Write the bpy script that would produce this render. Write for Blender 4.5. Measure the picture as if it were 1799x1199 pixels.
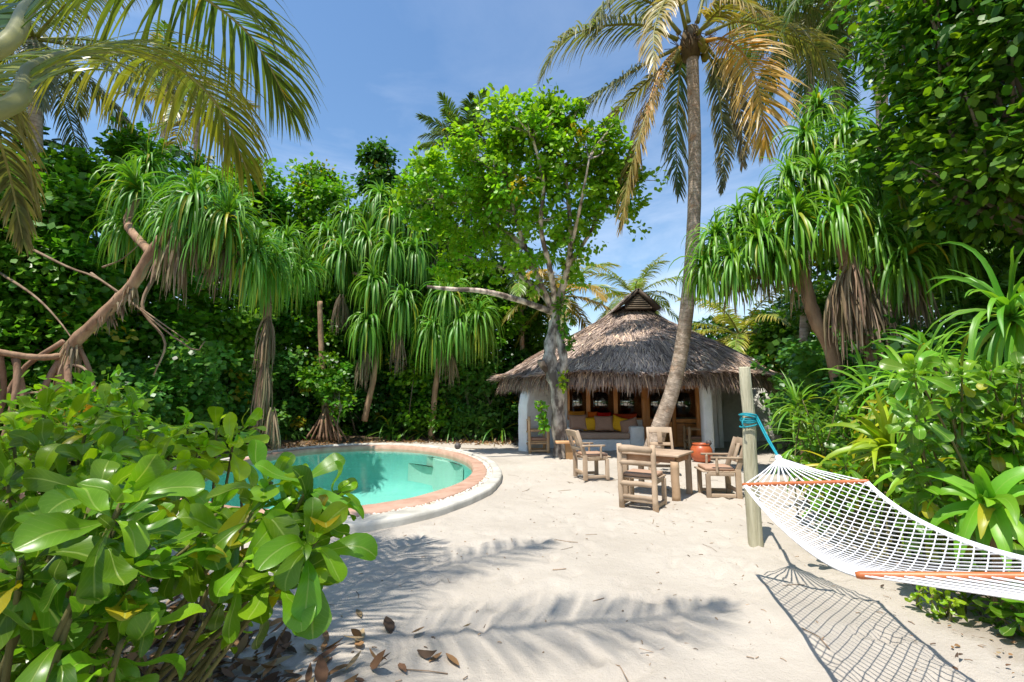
import bpy, math, random
import numpy as np

for o in list(bpy.data.objects): bpy.data.objects.remove(o)
sc = bpy.context.scene
R = math.radians
# ------------------------------------------------------------------ camera
F = 800.0; PITCH = math.atan(103/F); CP, SP = math.cos(PITCH), math.sin(PITCH); CAMZ = 1.6
cam = bpy.data.cameras.new('camera'); cam.sensor_width = 36; cam.lens = 36*F/1799
cam.clip_start = .05; cam.clip_end = 3000
co = bpy.data.objects.new('camera', cam); sc.collection.objects.link(co)
co.location = (0, 0, CAMZ); co.rotation_euler = (R(90)+PITCH, 0, 0); sc.camera = co
# ------------------------------------------------------------------ light
SUN = np.array([-.24, -.33, 1.0]); SUN /= np.linalg.norm(SUN)
elev = math.asin(SUN[2]); azim = math.atan2(SUN[0], SUN[1])
w = bpy.data.worlds.new('World'); sc.world = w; w.use_nodes = True
nt = w.node_tree; nt.nodes.clear()
def N(nt, t, **k):
    n = nt.nodes.new(t)
    for a, b in k.items(): setattr(n, a, b)
    return n
def L(nt, a, b): nt.links.new(a, b)
sky = N(nt, 'ShaderNodeTexSky', sky_type='NISHITA', sun_disc=False, sun_elevation=elev, sun_rotation=azim % (2*math.pi))
sky.air_density = 1.25; sky.dust_density = .5; sky.ozone_density = 1.4
tc = N(nt, 'ShaderNodeTexCoord'); mp = N(nt, 'ShaderNodeMapping'); mp.inputs['Scale'].default_value = (1.2, 1.2, 4.5)
mp.inputs['Rotation'].default_value = (0, 0, .6)
nz = N(nt, 'ShaderNodeTexNoise'); nz.inputs['Scale'].default_value = 1.7; nz.inputs['Detail'].default_value = 9; nz.inputs['Roughness'].default_value = .6
nz.inputs['Distortion'].default_value = .5
rp = N(nt, 'ShaderNodeValToRGB'); rp.color_ramp.elements[0].position = .44; rp.color_ramp.elements[1].position = .80
sx = N(nt, 'ShaderNodeSeparateXYZ')
lo = N(nt, 'ShaderNodeMapRange'); lo.inputs[1].default_value = .62; lo.inputs[2].default_value = .15; lo.inputs[3].default_value = .10; lo.inputs[4].default_value = .85
mu = N(nt, 'ShaderNodeMath', operation='MULTIPLY')
mx = N(nt, 'ShaderNodeMix', data_type='RGBA'); mx.inputs[7].default_value = (6.2, 6.6, 7.4, 1)
hs = N(nt, 'ShaderNodeHueSaturation'); hs.inputs['Saturation'].default_value = 1.15
bg = N(nt, 'ShaderNodeBackground'); bg.inputs['Strength'].default_value = .125
wo = N(nt, 'ShaderNodeOutputWorld')
L(nt, tc.outputs['Generated'], mp.inputs[0]); L(nt, mp.outputs[0], nz.inputs['Vector']); L(nt, nz.outputs[0], rp.inputs[0])
L(nt, tc.outputs['Generated'], sx.inputs[0]); L(nt, sx.outputs[2], lo.inputs[0])
L(nt, rp.outputs[0], mu.inputs[0]); L(nt, lo.outputs[0], mu.inputs[1]); L(nt, mu.outputs[0], mx.inputs[0])
L(nt, sky.outputs[0], hs.inputs['Color']); L(nt, hs.outputs[0], mx.inputs[6]); L(nt, mx.outputs[2], bg.inputs[0]); L(nt, bg.outputs[0], wo.inputs[0])
sl = bpy.data.lights.new('sun', 'SUN'); sl.energy = 4.2; sl.angle = R(.5); sl.color = (1, .95, .86)
so = bpy.data.objects.new('sun', sl); sc.collection.objects.link(so)
from mathutils import Vector
so.rotation_euler = Vector(-SUN).to_track_quat('-Z', 'Y').to_euler(); so.location = (0, 0, 30)
sc.view_settings.view_transform = 'Standard'; sc.view_settings.look = 'None'; sc.view_settings.exposure = .65; sc.view_settings.gamma = 1
sc.cycles.max_bounces = 8; sc.cycles.transparent_max_bounces = 12; sc.cycles.diffuse_bounces = 4
rng = np.random.default_rng(11); random.seed(5)
# ------------------------------------------------------------------ pixel helpers (only used to find world positions)
def ray(x, y):
    r = (x-899.5)/F; u = (599.5-y)/F
    return np.array([r, CP-SP*u, SP+CP*u])
def P(x, y, Y):
    d = ray(x, y); return d*(Y/d[1])+np.array([0, 0, CAMZ])
def G(x, y, z=0.):
    d = ray(x, y); return d*((z-CAMZ)/d[2])+np.array([0, 0, CAMZ])
def A(*a): return np.array(a, float)
def nrm(v): return v/np.maximum(np.linalg.norm(v, axis=-1, keepdims=True), 1e-9)
def smooth_path(pts, n):
    p = np.array(pts, float); m = len(p); q = np.vstack([2*p[0]-p[1], p, 2*p[-1]-p[-2]])
    t = np.linspace(0, m-1-1e-6, n); i = t.astype(int); f = (t-i)[:, None]
    a, b, c, d = q[i], q[i+1], q[i+2], q[i+3]
    return .5*((2*b)+(c-a)*f+(2*a-5*b+4*c-d)*f**2+(3*b-a-3*c+d)*f**3)
def vnoise(x, y, s, seed):
    g = np.random.default_rng(seed).random((256, 256)); x = x/s+100; y = y/s+100
    xi = np.floor(x).astype(int); yi = np.floor(y).astype(int); fx = x-xi; fy = y-yi
    fx = fx*fx*(3-2*fx); fy = fy*fy*(3-2*fy); a = xi % 256; b = (xi+1) % 256; c = yi % 256; d = (yi+1) % 256
    return (g[a, c]*(1-fx)+g[b, c]*fx)*(1-fy)+(g[a, d]*(1-fx)+g[b, d]*fx)*fy-.5
# ------------------------------------------------------------------ object helpers
def tag(o, label=None, cat=None, group=None, kind=None):
    if label: o['label'] = label
    if cat: o['category'] = cat
    if group: o['group'] = group
    if kind: o['kind'] = kind
    return o
def empty(name, loc, label, cat, group=None):
    o = bpy.data.objects.new(name, None); o.location = tuple(loc); o.empty_display_size = .2
    sc.collection.objects.link(o); return tag(o, label, cat, group)
class Soup:
    def __init__(s): s.V = []; s.Q = []; s.C = []; s.U = []; s.n = 0
    def add(s, V, Q, C, U=None):
        V = np.asarray(V, float).reshape(-1, 3); C = np.asarray(C, float)
        if C.ndim == 1: C = np.broadcast_to(C, (len(V), 3))
        if U is None: U = np.zeros((len(V), 3))
        s.V.append(V); s.Q.append(np.asarray(Q, int).reshape(-1, 4)+s.n); s.C.append(C.reshape(-1, 3)); s.U.append(U.reshape(-1, 3)); s.n += len(V)
        return s
    def tube(s, pts, rad, n=8, col=(.3, .25, .2), noise=0., cap=True):
        p = np.array(pts, float); K = len(p); rad = np.broadcast_to(np.asarray(rad, float), (K,)).copy()
        T = nrm(np.gradient(p, axis=0)); up = A(0, 0, 1) if abs(T[0, 2]) < .9 else A(1, 0, 0)
        a = nrm(np.cross(T[0], up)); fr = []
        for i in range(K):
            a = nrm(a-T[i]*np.dot(a, T[i])); fr.append(a)
        a = np.array(fr); b = np.cross(T, a)
        if cap:
            p = np.vstack([p[:1], p, p[-1:]]); a = np.vstack([a[:1], a, a[-1:]]); b = np.vstack([b[:1], b, b[-1:]])
            rad = np.concatenate([[rad[0]*.02], rad, [rad[-1]*.02]]); K += 2
        th = np.linspace(0, 2*math.pi, n, endpoint=False)
        rr = rad[:, None]*(1+noise*(rng.random((K, n))-.5)*2)
        V = p[:, None]+rr[..., None]*(np.cos(th)[None, :, None]*a[:, None]+np.sin(th)[None, :, None]*b[:, None])
        ln = np.concatenate([[0], np.cumsum(np.linalg.norm(np.diff(p, axis=0), axis=1))])
        U = np.zeros((K, n, 3)); U[..., 0] = th; U[..., 1] = ln[:, None]
        i = np.arange(K-1)[:, None]; j = np.arange(n)[None]; k = (j+1) % n
        Q = np.stack([i*n+j, i*n+k, (i+1)*n+k, (i+1)*n+j], -1)
        return s.add(V, Q, col, U)
    def box(s, c, size, ax=None, col=(.5, .5, .5)):
        h = np.array(size, float)/2; ax = np.eye(3) if ax is None else np.array(ax, float)
        sg = np.array([[x, y, z] for x in (-1, 1) for y in (-1, 1) for z in (-1, 1)], float)
        V = np.array(c, float)+(sg*h)@ax
        Q = [[0, 1, 3, 2], [4, 6, 7, 5], [0, 4, 5, 1], [2, 3, 7, 6], [0, 2, 6, 4], [1, 5, 7, 3]]
        return s.add(V, Q, col, V-V.mean(0))
    def ribbons(s, Pt, W, S, c1, c2=None, fold=0., three=False):
        M, K, _ = Pt.shape; W = np.broadcast_to(W, (M, K)); T = nrm(np.gradient(Pt, axis=1))
        if S.ndim == 2: S = S[:, None]
        S = nrm(S-T*(S*T).sum(-1, keepdims=True)+1e-6); Nn = np.cross(S, T); c1 = np.broadcast_to(c1, (M, 3)); c2 = c1 if c2 is None else np.broadcast_to(c2, (M, 3))
        hw = (W/2)[..., None]; t = np.linspace(0, 1, K)
        if three or fold:
            V = np.stack([Pt-S*hw+Nn*hw*fold, Pt, Pt+S*hw+Nn*hw*fold], 2); m = 3
        else: V = np.stack([Pt-S*hw, Pt+S*hw], 2); m = 2
        f = (t**1.5)[None, :, None, None]
        C = c1[:, None, None]*(1-f)+c2[:, None, None]*f; C = np.broadcast_to(C, (M, K, m, 3))
        U = np.zeros((M, K, m, 3)); U[..., 0] = np.linspace(-1, 1, m); U[..., 1] = t[None, :, None]; U[..., 2] = rng.random((M, 1, 1))
        o = (np.arange(M)*K*m)[:, None, None]; i = np.arange(K-1)[None, :, None]; j = np.arange(m-1)[None, None]
        a = o+i*m+j; Q = np.stack([a, a+1, a+m+1, a+m], -1)
        return s.add(V, Q, C.reshape(-1, 3), U)
    def build(s, name, m, parent=None, smooth=True, bevel=0., sub=0):
        me = bpy.data.meshes.new(name); V = np.vstack(s.V); Q = np.vstack(s.Q); C = np.vstack(s.C); U = np.vstack(s.U)
        if parent is not None: V = V-np.array(parent_world(parent))
        me.vertices.add(len(V)); me.vertices.foreach_set('co', V.ravel().astype('f'))
        me.loops.add(Q.size); me.loops.foreach_set('vertex_index', Q.ravel().astype('i'))
        me.polygons.add(len(Q)); me.polygons.foreach_set('loop_start', np.arange(0, Q.size, 4).astype('i'))
        if smooth: me.polygons.foreach_set('use_smooth', np.ones(len(Q), bool))
        me.update(calc_edges=True)
        a = me.attributes.new('Col', 'FLOAT_COLOR', 'POINT'); a.data.foreach_set('color', np.hstack([C, np.ones((len(C), 1))]).ravel().astype('f'))
        a = me.attributes.new('uvw', 'FLOAT_VECTOR', 'POINT'); a.data.foreach_set('vector', U.ravel().astype('f'))
        me.materials.append(m); o = bpy.data.objects.new(name, me); sc.collection.objects.link(o)
        if parent is not None: o.parent = parent
        if bevel:
            b = o.modifiers.new('b', 'BEVEL'); b.width = bevel; b.segments = 2; b.limit_method = 'ANGLE'
        if sub:
            b = o.modifiers.new('s', 'SUBSURF'); b.levels = sub; b.render_levels = sub
        return o
def parent_world(o):
    l = np.array(o.location)
    while o.parent: o = o.parent; l = l+np.array(o.location)
    return l
# ------------------------------------------------------------------ materials
def newmat(name):
    m = bpy.data.materials.new(name); m.use_nodes = True; t = m.node_tree; b = t.nodes['Principled BSDF']; return m, t, b
def noise_node(t, scale, detail=5, vec=None, rough=.55):
    n = N(t, 'ShaderNodeTexNoise'); n.inputs['Scale'].default_value = scale; n.inputs['Detail'].default_value = detail; n.inputs['Roughness'].default_value = rough
    if vec is not None: L(t, vec, n.inputs['Vector'])
    return n
def mixc(t, fac, a, b, mode='MIX'):
    m = N(t, 'ShaderNodeMix', data_type='RGBA', blend_type=mode)
    for s_, v in ((0, fac), (6, a), (7, b)):
        if isinstance(v, (int, float)): m.inputs[s_].default_value = v
        elif isinstance(v, tuple): m.inputs[s_].default_value = (*v, 1)
        else: L(t, v, m.inputs[s_])
    return m.outputs[2]
def mapr(t, v, a, b, c=0., d=1.):
    m = N(t, 'ShaderNodeMapRange'); L(t, v, m.inputs[0])
    for i, x in zip((1, 2, 3, 4), (a, b, c, d)): m.inputs[i].default_value = x
    return m.outputs[0]
def math_(t, op, a, b=None):
    m = N(t, 'ShaderNodeMath', operation=op)
    for i, v in enumerate((a, b)):
        if v is None: continue
        if isinstance(v, (int, float)): m.inputs[i].default_value = v
        else: L(t, v, m.inputs[i])
    return m.outputs[0]
def bump(t, b, h, strength=.4, dist=.02):
    n = N(t, 'ShaderNodeBump'); n.inputs['Strength'].default_value = strength; n.inputs['Distance'].default_value = dist
    L(t, h, n.inputs['Height']); L(t, n.outputs[0], b.inputs['Normal']); return n
def attr(t, name='Col'): return N(t, 'ShaderNodeAttribute', attribute_name=name)
def coord(t, kind='Object', scale=(1, 1, 1)):
    c = N(t, 'ShaderNodeTexCoord'); m = N(t, 'ShaderNodeMapping'); m.inputs['Scale'].default_value = scale
    L(t, c.outputs[kind], m.inputs[0]); return m.outputs[0]
def leaf_mat(name, rough=.42, trans=.38, rib=0., spec=.4, tint=(.90, 1.06, .6)):
    m, t, b = newmat(name); a = attr(t); c = mixc(t, 1., a.outputs[0], tint, 'MULTIPLY')
    n = noise_node(t, 9, 3, coord(t)); c = mixc(t, mapr(t, n.outputs[0], .3, .7, 0, .35), c, mixc(t, 1., c, (.62, .7, .5), 'MULTIPLY'))
    if rib:
        u = attr(t, 'uvw'); s = N(t, 'ShaderNodeSeparateXYZ'); L(t, u.outputs[1], s.inputs[0])
        ax = math_(t, 'ABSOLUTE', s.outputs[0])
        mid = mapr(t, ax, .03, .09, rib, 0)
        ph = math_(t, 'SUBTRACT', math_(t, 'MULTIPLY', s.outputs[1], 11.), math_(t, 'MULTIPLY', ax, 2.6))
        fr = math_(t, 'ABSOLUTE', math_(t, 'SUBTRACT', math_(t, 'FRACT', ph), .5))
        vein = mapr(t, fr, .42, .5, 0, rib*.35)
        c = mixc(t, math_(t, 'MAXIMUM', mid, vein), c, mixc(t, .5, c, (.5, .6, .16)))
        bump(t, b, math_(t, 'ADD', math_(t, 'MULTIPLY', mid, -1.), math_(t, 'MULTIPLY', n.outputs[0], .6)), .25, .004)
    L(t, c, b.inputs['Base Color']); b.inputs['Roughness'].default_value = rough; b.inputs['Specular IOR Level'].default_value = spec
    tr = N(t, 'ShaderNodeBsdfTranslucent'); L(t, mixc(t, 1., c, (1.55, 1.5, .55), 'MULTIPLY'), tr.inputs[0])
    ms = N(t, 'ShaderNodeMixShader'); ms.inputs[0].default_value = trans
    L(t, b.outputs[0], ms.inputs[1]); L(t, tr.outputs[0], ms.inputs[2]); L(t, ms.outputs[0], t.nodes['Material Output'].inputs[0]); return m
def surf(name, c1, c2, scale, rough=.8, bs=.3, bd=.01, stretch=(1, 1, 1), use_attr=False, bscale=None, spec=.3, detail=6, lo=.3, hi=.7, kind='Object'):
    m, t, b = newmat(name); v = coord(t, kind, stretch); n = noise_node(t, scale, detail, v)
    c = mixc(t, mapr(t, n.outputs[0], lo, hi), c1, c2)
    if use_attr: c = mixc(t, 1., c, attr(t).outputs[0], 'MULTIPLY')
    L(t, c, b.inputs['Base Color']); b.inputs['Roughness'].default_value = rough; b.inputs['Specular IOR Level'].default_value = spec
    n2 = noise_node(t, bscale or scale*2, 6, v); bump(t, b, n2.outputs[0], bs, bd); return m
M = {}
M['leaf'] = leaf_mat('foliage', .38, .44); M['gloss'] = leaf_mat('glossy_foliage', .32, .42, .8, .5); M['strap'] = leaf_mat('strap_foliage', .4, .33, .35, .45)
M['frond'] = leaf_mat('frond_foliage', .4, .3, 0, .45, (1, 1, 1))
M['dead'] = leaf_mat('dry_foliage', .85, .15, 0, .1, (1, 1, 1))
M['bark'] = surf('bark', (.16, .12, .09), (.42, .36, .30), 5, .9, .8, .03, (1, 1, .35), True, 14)
M['spot_bark'] = surf('lichen_bark', (.12, .095, .08), (.62, .54, .46), 4.5, .9, .8, .03, (1, 1, .45), True, 16, lo=.42, hi=.6)
M['weather'] = surf('weathered_wood', (.31, .235, .165), (.58, .47, .36), 2.2, .75, .4, .006, (1, 1, 1), True, 30)
M['frame'] = surf('varnished_wood', (.55, .20, .05), (.78, .34, .11), 6, .35, .2, .004, (1, 1, .2), False, 30, .5)
M['plaster'] = surf('rough_plaster', (.80, .79, .76), (.90, .89, .87), 2.5, .85, .9, .035, (1, 1, 1.3), True, 7)
M['stone'] = surf('kerb_cement', (.40, .38, .33), (.66, .63, .56), 3, .8, .3, .01, (1, 1, 1), True, 40)
M['terra'] = surf('terracotta', (.40, .23, .16), (.55, .36, .27), 4, .75, .3, .006, (1, 1, 1), True, 60)
M['clay'] = surf('glazed_clay', (.42, .085, .03), (.55, .14, .05), 6, .35, .2, .004, (1, 1, 2), False, 20, .5)
M['fabric'] = surf('woven_fabric', (.85, .85, .85), (1, 1, 1), 30, .95, .3, .003, (1, 1, 1), True, 300, .1)
M['cord'] = surf('cotton_cord', (.78, .78, .82), (.86, .86, .88), 60, .85, .5, .002, (1, 1, 1), False, 200, .1)
M['teal'] = surf('nylon_rope', (.01, .20, .26), (.02, .34, .40), 60, .6, .6, .003, (1, 1, 1), False, 150, .3)
M['bar'] = surf('spreader_wood', (.40, .10, .03), (.55, .17, .05), 6, .4, .2, .004, (1, 1, 1), False, 30, .5)
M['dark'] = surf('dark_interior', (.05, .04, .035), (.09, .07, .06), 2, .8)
M['metal'] = surf('black_metal', (.01, .01, .01), (.03, .03, .03), 5, .35, .1)
M['pebble'] = surf('white_pebble', (.68, .62, .54), (.85, .82, .78), 8, .6, .2, .004, (1, 1, 1), True)
M['shell'] = surf('coconut_shell', (.06, .05, .05), (.14, .12, .11), 12, .5, .3)
# palm bark with ring scars
m, t, b = newmat('palm_bark'); u = attr(t, 'uvw'); s_ = N(t, 'ShaderNodeSeparateXYZ'); L(t, u.outputs[1], s_.inputs[0])
n = noise_node(t, 5, 6, coord(t)); hh = math_(t, 'ADD', math_(t, 'MULTIPLY', s_.outputs[1], 9.), math_(t, 'MULTIPLY', n.outputs[0], 1.6))
fr = math_(t, 'FRACT', hh); c = mixc(t, mapr(t, n.outputs[0], .35, .65), (.34, .25, .18), (.60, .48, .38))
c = mixc(t, mapr(t, fr, .0, .16, .75, 0), c, (.12, .08, .055)); n3 = noise_node(t, 2.2, 4, coord(t))
c = mixc(t, mapr(t, n3.outputs[0], .58, .68, 0, .5), c, (.55, .26, .12)); L(t, c, b.inputs['Base Color']); b.inputs['Roughness'].default_value = .9
bump(t, b, math_(t, 'ADD', fr, n.outputs[0]), .9, .03); M['palmbark'] = m
# thatch strands
m, t, b = newmat('thatch'); L(t, attr(t).outputs[0], b.inputs['Base Color']); b.inputs['Roughness'].default_value = .85; b.inputs['Specular IOR Level'].default_value = .15; M['thatch'] = m
# sand
m, t, b = newmat('sand'); v = coord(t); n = noise_node(t, .7, 6, v); c = mixc(t, mapr(t, n.outputs[0], .3, .7), (.46, .41, .35), (.56, .507, .44))
c = mixc(t, 1., c, attr(t).outputs[0], 'MULTIPLY')
n2 = noise_node(t, 220, 2, v); c = mixc(t, mapr(t, n2.outputs[0], .35, .65, 0, .3), c, mixc(t, 1., c, (.72, .68, .62), 'MULTIPLY'))
vo = N(t, 'ShaderNodeTexVoronoi'); vo.inputs['Scale'].default_value = 17; L(t, v, vo.inputs['Vector']); vo2 = noise_node(t, 2.3, 3, v)
sp = math_(t, 'MULTIPLY', mapr(t, vo.outputs['Distance'], .05, .12, 1, 0), mapr(t, vo2.outputs[0], .5, .6)); c = mixc(t, math_(t, 'MULTIPLY', sp, .7), c, (.12, .08, .05))
L(t, c, b.inputs['Base Color']); b.inputs['Roughness'].default_value = .95; b.inputs['Specular IOR Level'].default_value = .1
n4 = noise_node(t, 9, 9, v, .7); n5 = noise_node(t, 60, 4, v, .7); bump(t, b, math_(t, 'ADD', n4.outputs[0], math_(t, 'MULTIPLY', n5.outputs[0], .35)), .65, .05); M['sand'] = m
# water: fresnel reflection over tinted clear water
m, t, b = newmat('water'); t.nodes.remove(b); v = coord(t); n = noise_node(t, 2.6, 4, v); n2 = noise_node(t, 9, 3, v)
bm_ = N(t, 'ShaderNodeBump'); bm_.inputs['Strength'].default_value = .12; bm_.inputs['Distance'].default_value = .05
L(t, math_(t, 'ADD', n.outputs[0], math_(t, 'MULTIPLY', n2.outputs[0], .3)), bm_.inputs['Height'])
fz = N(t, 'ShaderNodeFresnel'); fz.inputs[0].default_value = 1.33; L(t, bm_.outputs[0], fz.inputs[1])
g = N(t, 'ShaderNodeBsdfGlossy'); g.inputs['Roughness'].default_value = .03; L(t, bm_.outputs[0], g.inputs['Normal'])
tr = N(t, 'ShaderNodeBsdfTransparent'); tr.inputs[0].default_value = (.74, .95, .92, 1); ms = N(t, 'ShaderNodeMixShader')
L(t, fz.outputs[0], ms.inputs[0]); L(t, tr.outputs[0], ms.inputs[1]); L(t, g.outputs[0], ms.inputs[2]); L(t, ms.outputs[0], t.nodes['Material Output'].inputs[0]); M['water'] = m
M['basin'] = surf('pool_plaster', (.28, .60, .54), (.38, .68, .61), 1.2, .7, .15)
M['step'] = surf('step_plaster', (.72, .80, .70), (.80, .86, .76), 1.2, .7, .15)
m, t, b = newmat('window_glass'); t.nodes.remove(b); fz = N(t, 'ShaderNodeFresnel'); fz.inputs[0].default_value = 1.6
g = N(t, 'ShaderNodeBsdfGlossy'); g.inputs['Roughness'].default_value = .01; tr = N(t, 'ShaderNodeBsdfTransparent'); tr.inputs[0].default_value = (.55, .6, .58, 1); ms = N(t, 'ShaderNodeMixShader')
L(t, math_(t, 'ADD', fz.outputs[0], .26), ms.inputs[0]); L(t, tr.outputs[0], ms.inputs[1]); L(t, g.outputs[0], ms.inputs[2]); L(t, ms.outputs[0], t.nodes['Material Output'].inputs[0]); M['glass'] = m
# ================================================================== ground and pool
VX = A(-.264, .9645); VY = A(.9645, .264)
def ell(cen, al, n=160, grow=0.):
    th = np.linspace(0, 2*math.pi, n, endpoint=False)
    wv = 1+.0022*np.sin(th*9+1)+.0016*np.sin(th*17)+.001*np.sin(th*31)
    return np.array(cen)+np.outer(np.cos(th)*(al[0]+grow)*wv, VX)+np.outer(np.sin(th)*(al[1]+grow)*wv, VY)
EO = ((-3.8, 10.8), (5.42, 3.40)); EI = ((-3.88, 11.2), (4.60, 2.87))
def EM(f): return (tuple(np.array(EO[0])*(1-f)+np.array(EI[0])*f), tuple(np.array(EO[1])*(1-f)+np.array(EI[1])*f))
xs = np.concatenate([-np.geomspace(400, 9, 24), np.arange(-8.9, 9, .06), np.geomspace(9, 400, 24)])
ys = np.concatenate([-np.geomspace(400, 2, 16), np.arange(-1.95, 8, .05), np.arange(8, 20, .1), np.geomspace(20, 600, 24)])
X, Y = np.meshgrid(xs, ys, indexing='ij')
near = np.clip(1-(np.hypot(X, Y-8)-14)/10, 0, 1)
Z = (.06*vnoise(X, Y, 2.3, 1)+.028*vnoise(X, Y, .7, 2)+.022*vnoise(X, Y, .28, 3)+.010*vnoise(X, Y, .13, 4))*near*.8
r2 = np.random.default_rng(3)
for _ in range(650):                                   # footprints trodden into the sand
    fx, fy = r2.uniform(-3, 4.5), r2.uniform(1.2, 13)
    a = r2.uniform(0, 6.28) if r2.random() < .4 else r2.normal(1.45, .35)
    i0 = np.searchsorted(xs, fx-.3), np.searchsorted(xs, fx+.3); j0 = np.searchsorted(ys, fy-.3), np.searchsorted(ys, fy+.3)
    sxx, syy = X[i0[0]:i0[1], j0[0]:j0[1]]-fx, Y[i0[0]:i0[1], j0[0]:j0[1]]-fy
    u = sxx*math.cos(a)+syy*math.sin(a); v_ = -sxx*math.sin(a)+syy*math.cos(a)
    q = (u/.14)**2+(v_/.06)**2; Z[i0[0]:i0[1], j0[0]:j0[1]] += -.022*np.exp(-q*q)+.013*np.exp(-(np.sqrt(q)-1.4)**2*6)
d = np.stack([X-EO[0][0], Y-EO[0][1]], -1); q = np.sqrt((d@VX/EO[1][0])**2+(d@VY/EO[1][1])**2)
Z = np.where(q < 1.05, Z*np.clip((q-1)/.05, 0, 1), Z); Z = np.where(q < .965, -2.2, Z)
edge = [(-2.9, .6), (-1.45, 1.2), (-1.15, 2.0), (-1.9, 2.9), (-3.2, 3.6), (-6.5, 5.4), (-8.2, 8.5), (-8.4, 12), (-7.6, 16), (-5, 17.9), (-2, 17.6), (0, 17.4), (6, 20), (10.5, 19), (8.3, 14), (6.2, 9.5), (5.0, 6.4), (3.9, 4.4), (3.1, 3.1), (2.7, 2.0), (2.5, -1), (-3, -2)]
ep = np.array(edge)
def inside(x, y):
    r = np.zeros(x.shape, bool); n = len(ep)
    for i in range(n):
        x1, y1 = ep[i]; x2, y2 = ep[(i+1) % n]; k = ((y1 > y) != (y2 > y)) & (x < (x2-x1)*(y-y1)/(y2-y1+1e-12)+x1); r ^= k
    return r
def edist(x, y):
    D = np.full(x.shape, 1e9); n = len(ep)
    for i in range(n):
        a = ep[i]; b_ = ep[(i+1) % n]; ab = b_-a; t_ = np.clip(((x-a[0])*ab[0]+(y-a[1])*ab[1])/(ab@ab), 0, 1); D = np.minimum(D, np.hypot(x-a[0]-t_*ab[0], y-a[1]-t_*ab[1]))
    return D
D = edist(X, Y)*np.where(inside(X, Y), 1, -1)+vnoise(X, Y, .5, 8)*.5+vnoise(X, Y, .12, 9)*.25
soil = np.clip((.15-D)/.5, 0, 1)[..., None]
Z += np.clip(-D, 0, 1.5)*.10*near*(q > 1.05)
C = np.ones(X.shape+(3,))*(1-soil)+A(.34, .27, .20)*soil
nx, ny = X.shape; i = np.arange(nx-1)[:, None]; j = np.arange(ny-1)[None]
Q = np.stack([i*ny+j, (i+1)*ny+j, (i+1)*ny+j+1, i*ny+j+1], -1)
tag(Soup().add(np.stack([X, Y, Z], -1), Q, C.reshape(-1, 3)).build('sand_ground', M['sand']), kind='structure')
def gz(x, y):
    i = min(max(np.searchsorted(xs, x)-1, 0), nx-1); j = min(max(np.searchsorted(ys, y)-1, 0), ny-1); return float(Z[i, j])
def ring(sp_, loops, col, close=False):
    n = len(loops[0][0]); V = np.vstack([np.column_stack([l[0], np.broadcast_to(l[1], n)]) for l in loops]); k = len(loops)
    i = np.arange(k-1)[:, None]; j = np.arange(n)[None]; jj = (j+1) % n
    sp_.add(V, np.stack([i*n+j, (i+1)*n+j, (i+1)*n+jj, i*n+jj], -1), col, V); return sp_
pool = empty('swimming_pool', (-3.8, 10.8, 0), 'oval plunge pool with white raised kerb and terracotta inner rim', 'swimming pool')
wob = lambda n=160: .012*(rng.random(n)-.5)
k0, k1, k2 = EM(.29), EM(.50), EI
ring(Soup(), [(ell(*EO, grow=.02), -.12), (ell(*EO, grow=.016), .06), (ell(*EO, grow=.012), .095+wob()*.5), (ell(*EO, grow=-.012), .110+wob()*.5), (ell(*EO, grow=-.05), .112+wob()*.5), (ell(*k0, grow=.02), .112+wob()), (ell(*k0), .09), (ell(*k0), .0)], A(1, 1, 1)).build('kerb', M['stone'], pool)
ring(Soup(), [(ell(*k0, grow=.03), .03), (ell(*k1, grow=-.02), .03)], A(.8, .78, .72)).build('pebble_bed', M['stone'], pool)
ring(Soup(), [(ell(*k1), .0), (ell(*k1), .058), (ell(*k1, grow=-.02), .07+wob()*.5), (ell(*k2, grow=.03), .065+wob()*.5), (ell(*k2), .05), (ell(*k2), -.12)], A(1, 1, 1)).build('coping', M['terra'], pool)
bs = Soup(); c0 = np.array(EI[0]); ring(bs, [(ell(*EI, grow=.004), .0), (ell(*EI, grow=.004), -1.0), (ell(*EI, grow=-.35), -1.35), (c0+(ell(*EI)-c0)*.01, -1.45)], A(1, 1, 1)); bs.build('basin', M['basin'], pool)
ps = Soup(); sph = [(math.cos(a)*math.cos(e), math.sin(a)*math.cos(e), math.sin(e)) for e in (-1.4, -.5, .5, 1.4) for a in np.linspace(0, 2*math.pi, 7)[:-1]]; sph = np.array(sph)
Qs = np.array([[i*6+j, i*6+(j+1) % 6, (i+1)*6+(j+1) % 6, (i+1)*6+j] for i in range(3) for j in range(6)])
for _ in range(3600):
    th = rng.uniform(0, 2*math.pi); f = rng.uniform(.305, .49); e_ = EM(f)
    c = np.array(e_[0])+VX*e_[1][0]*math.cos(th)+VY*e_[1][1]*math.sin(th); r_ = rng.uniform(.014, .03)
    g_ = rng.uniform(.75, 1.05); ps.add(A(c[0], c[1], .042+rng.uniform(0, .02))+sph*r_*A(1, rng.uniform(.6, 1), .6), Qs, A(1, rng.uniform(.9, 1), rng.uniform(.78, .98))*g_)
tag(ps.build('pebbles', M['pebble'], pool), kind='stuff')
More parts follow.
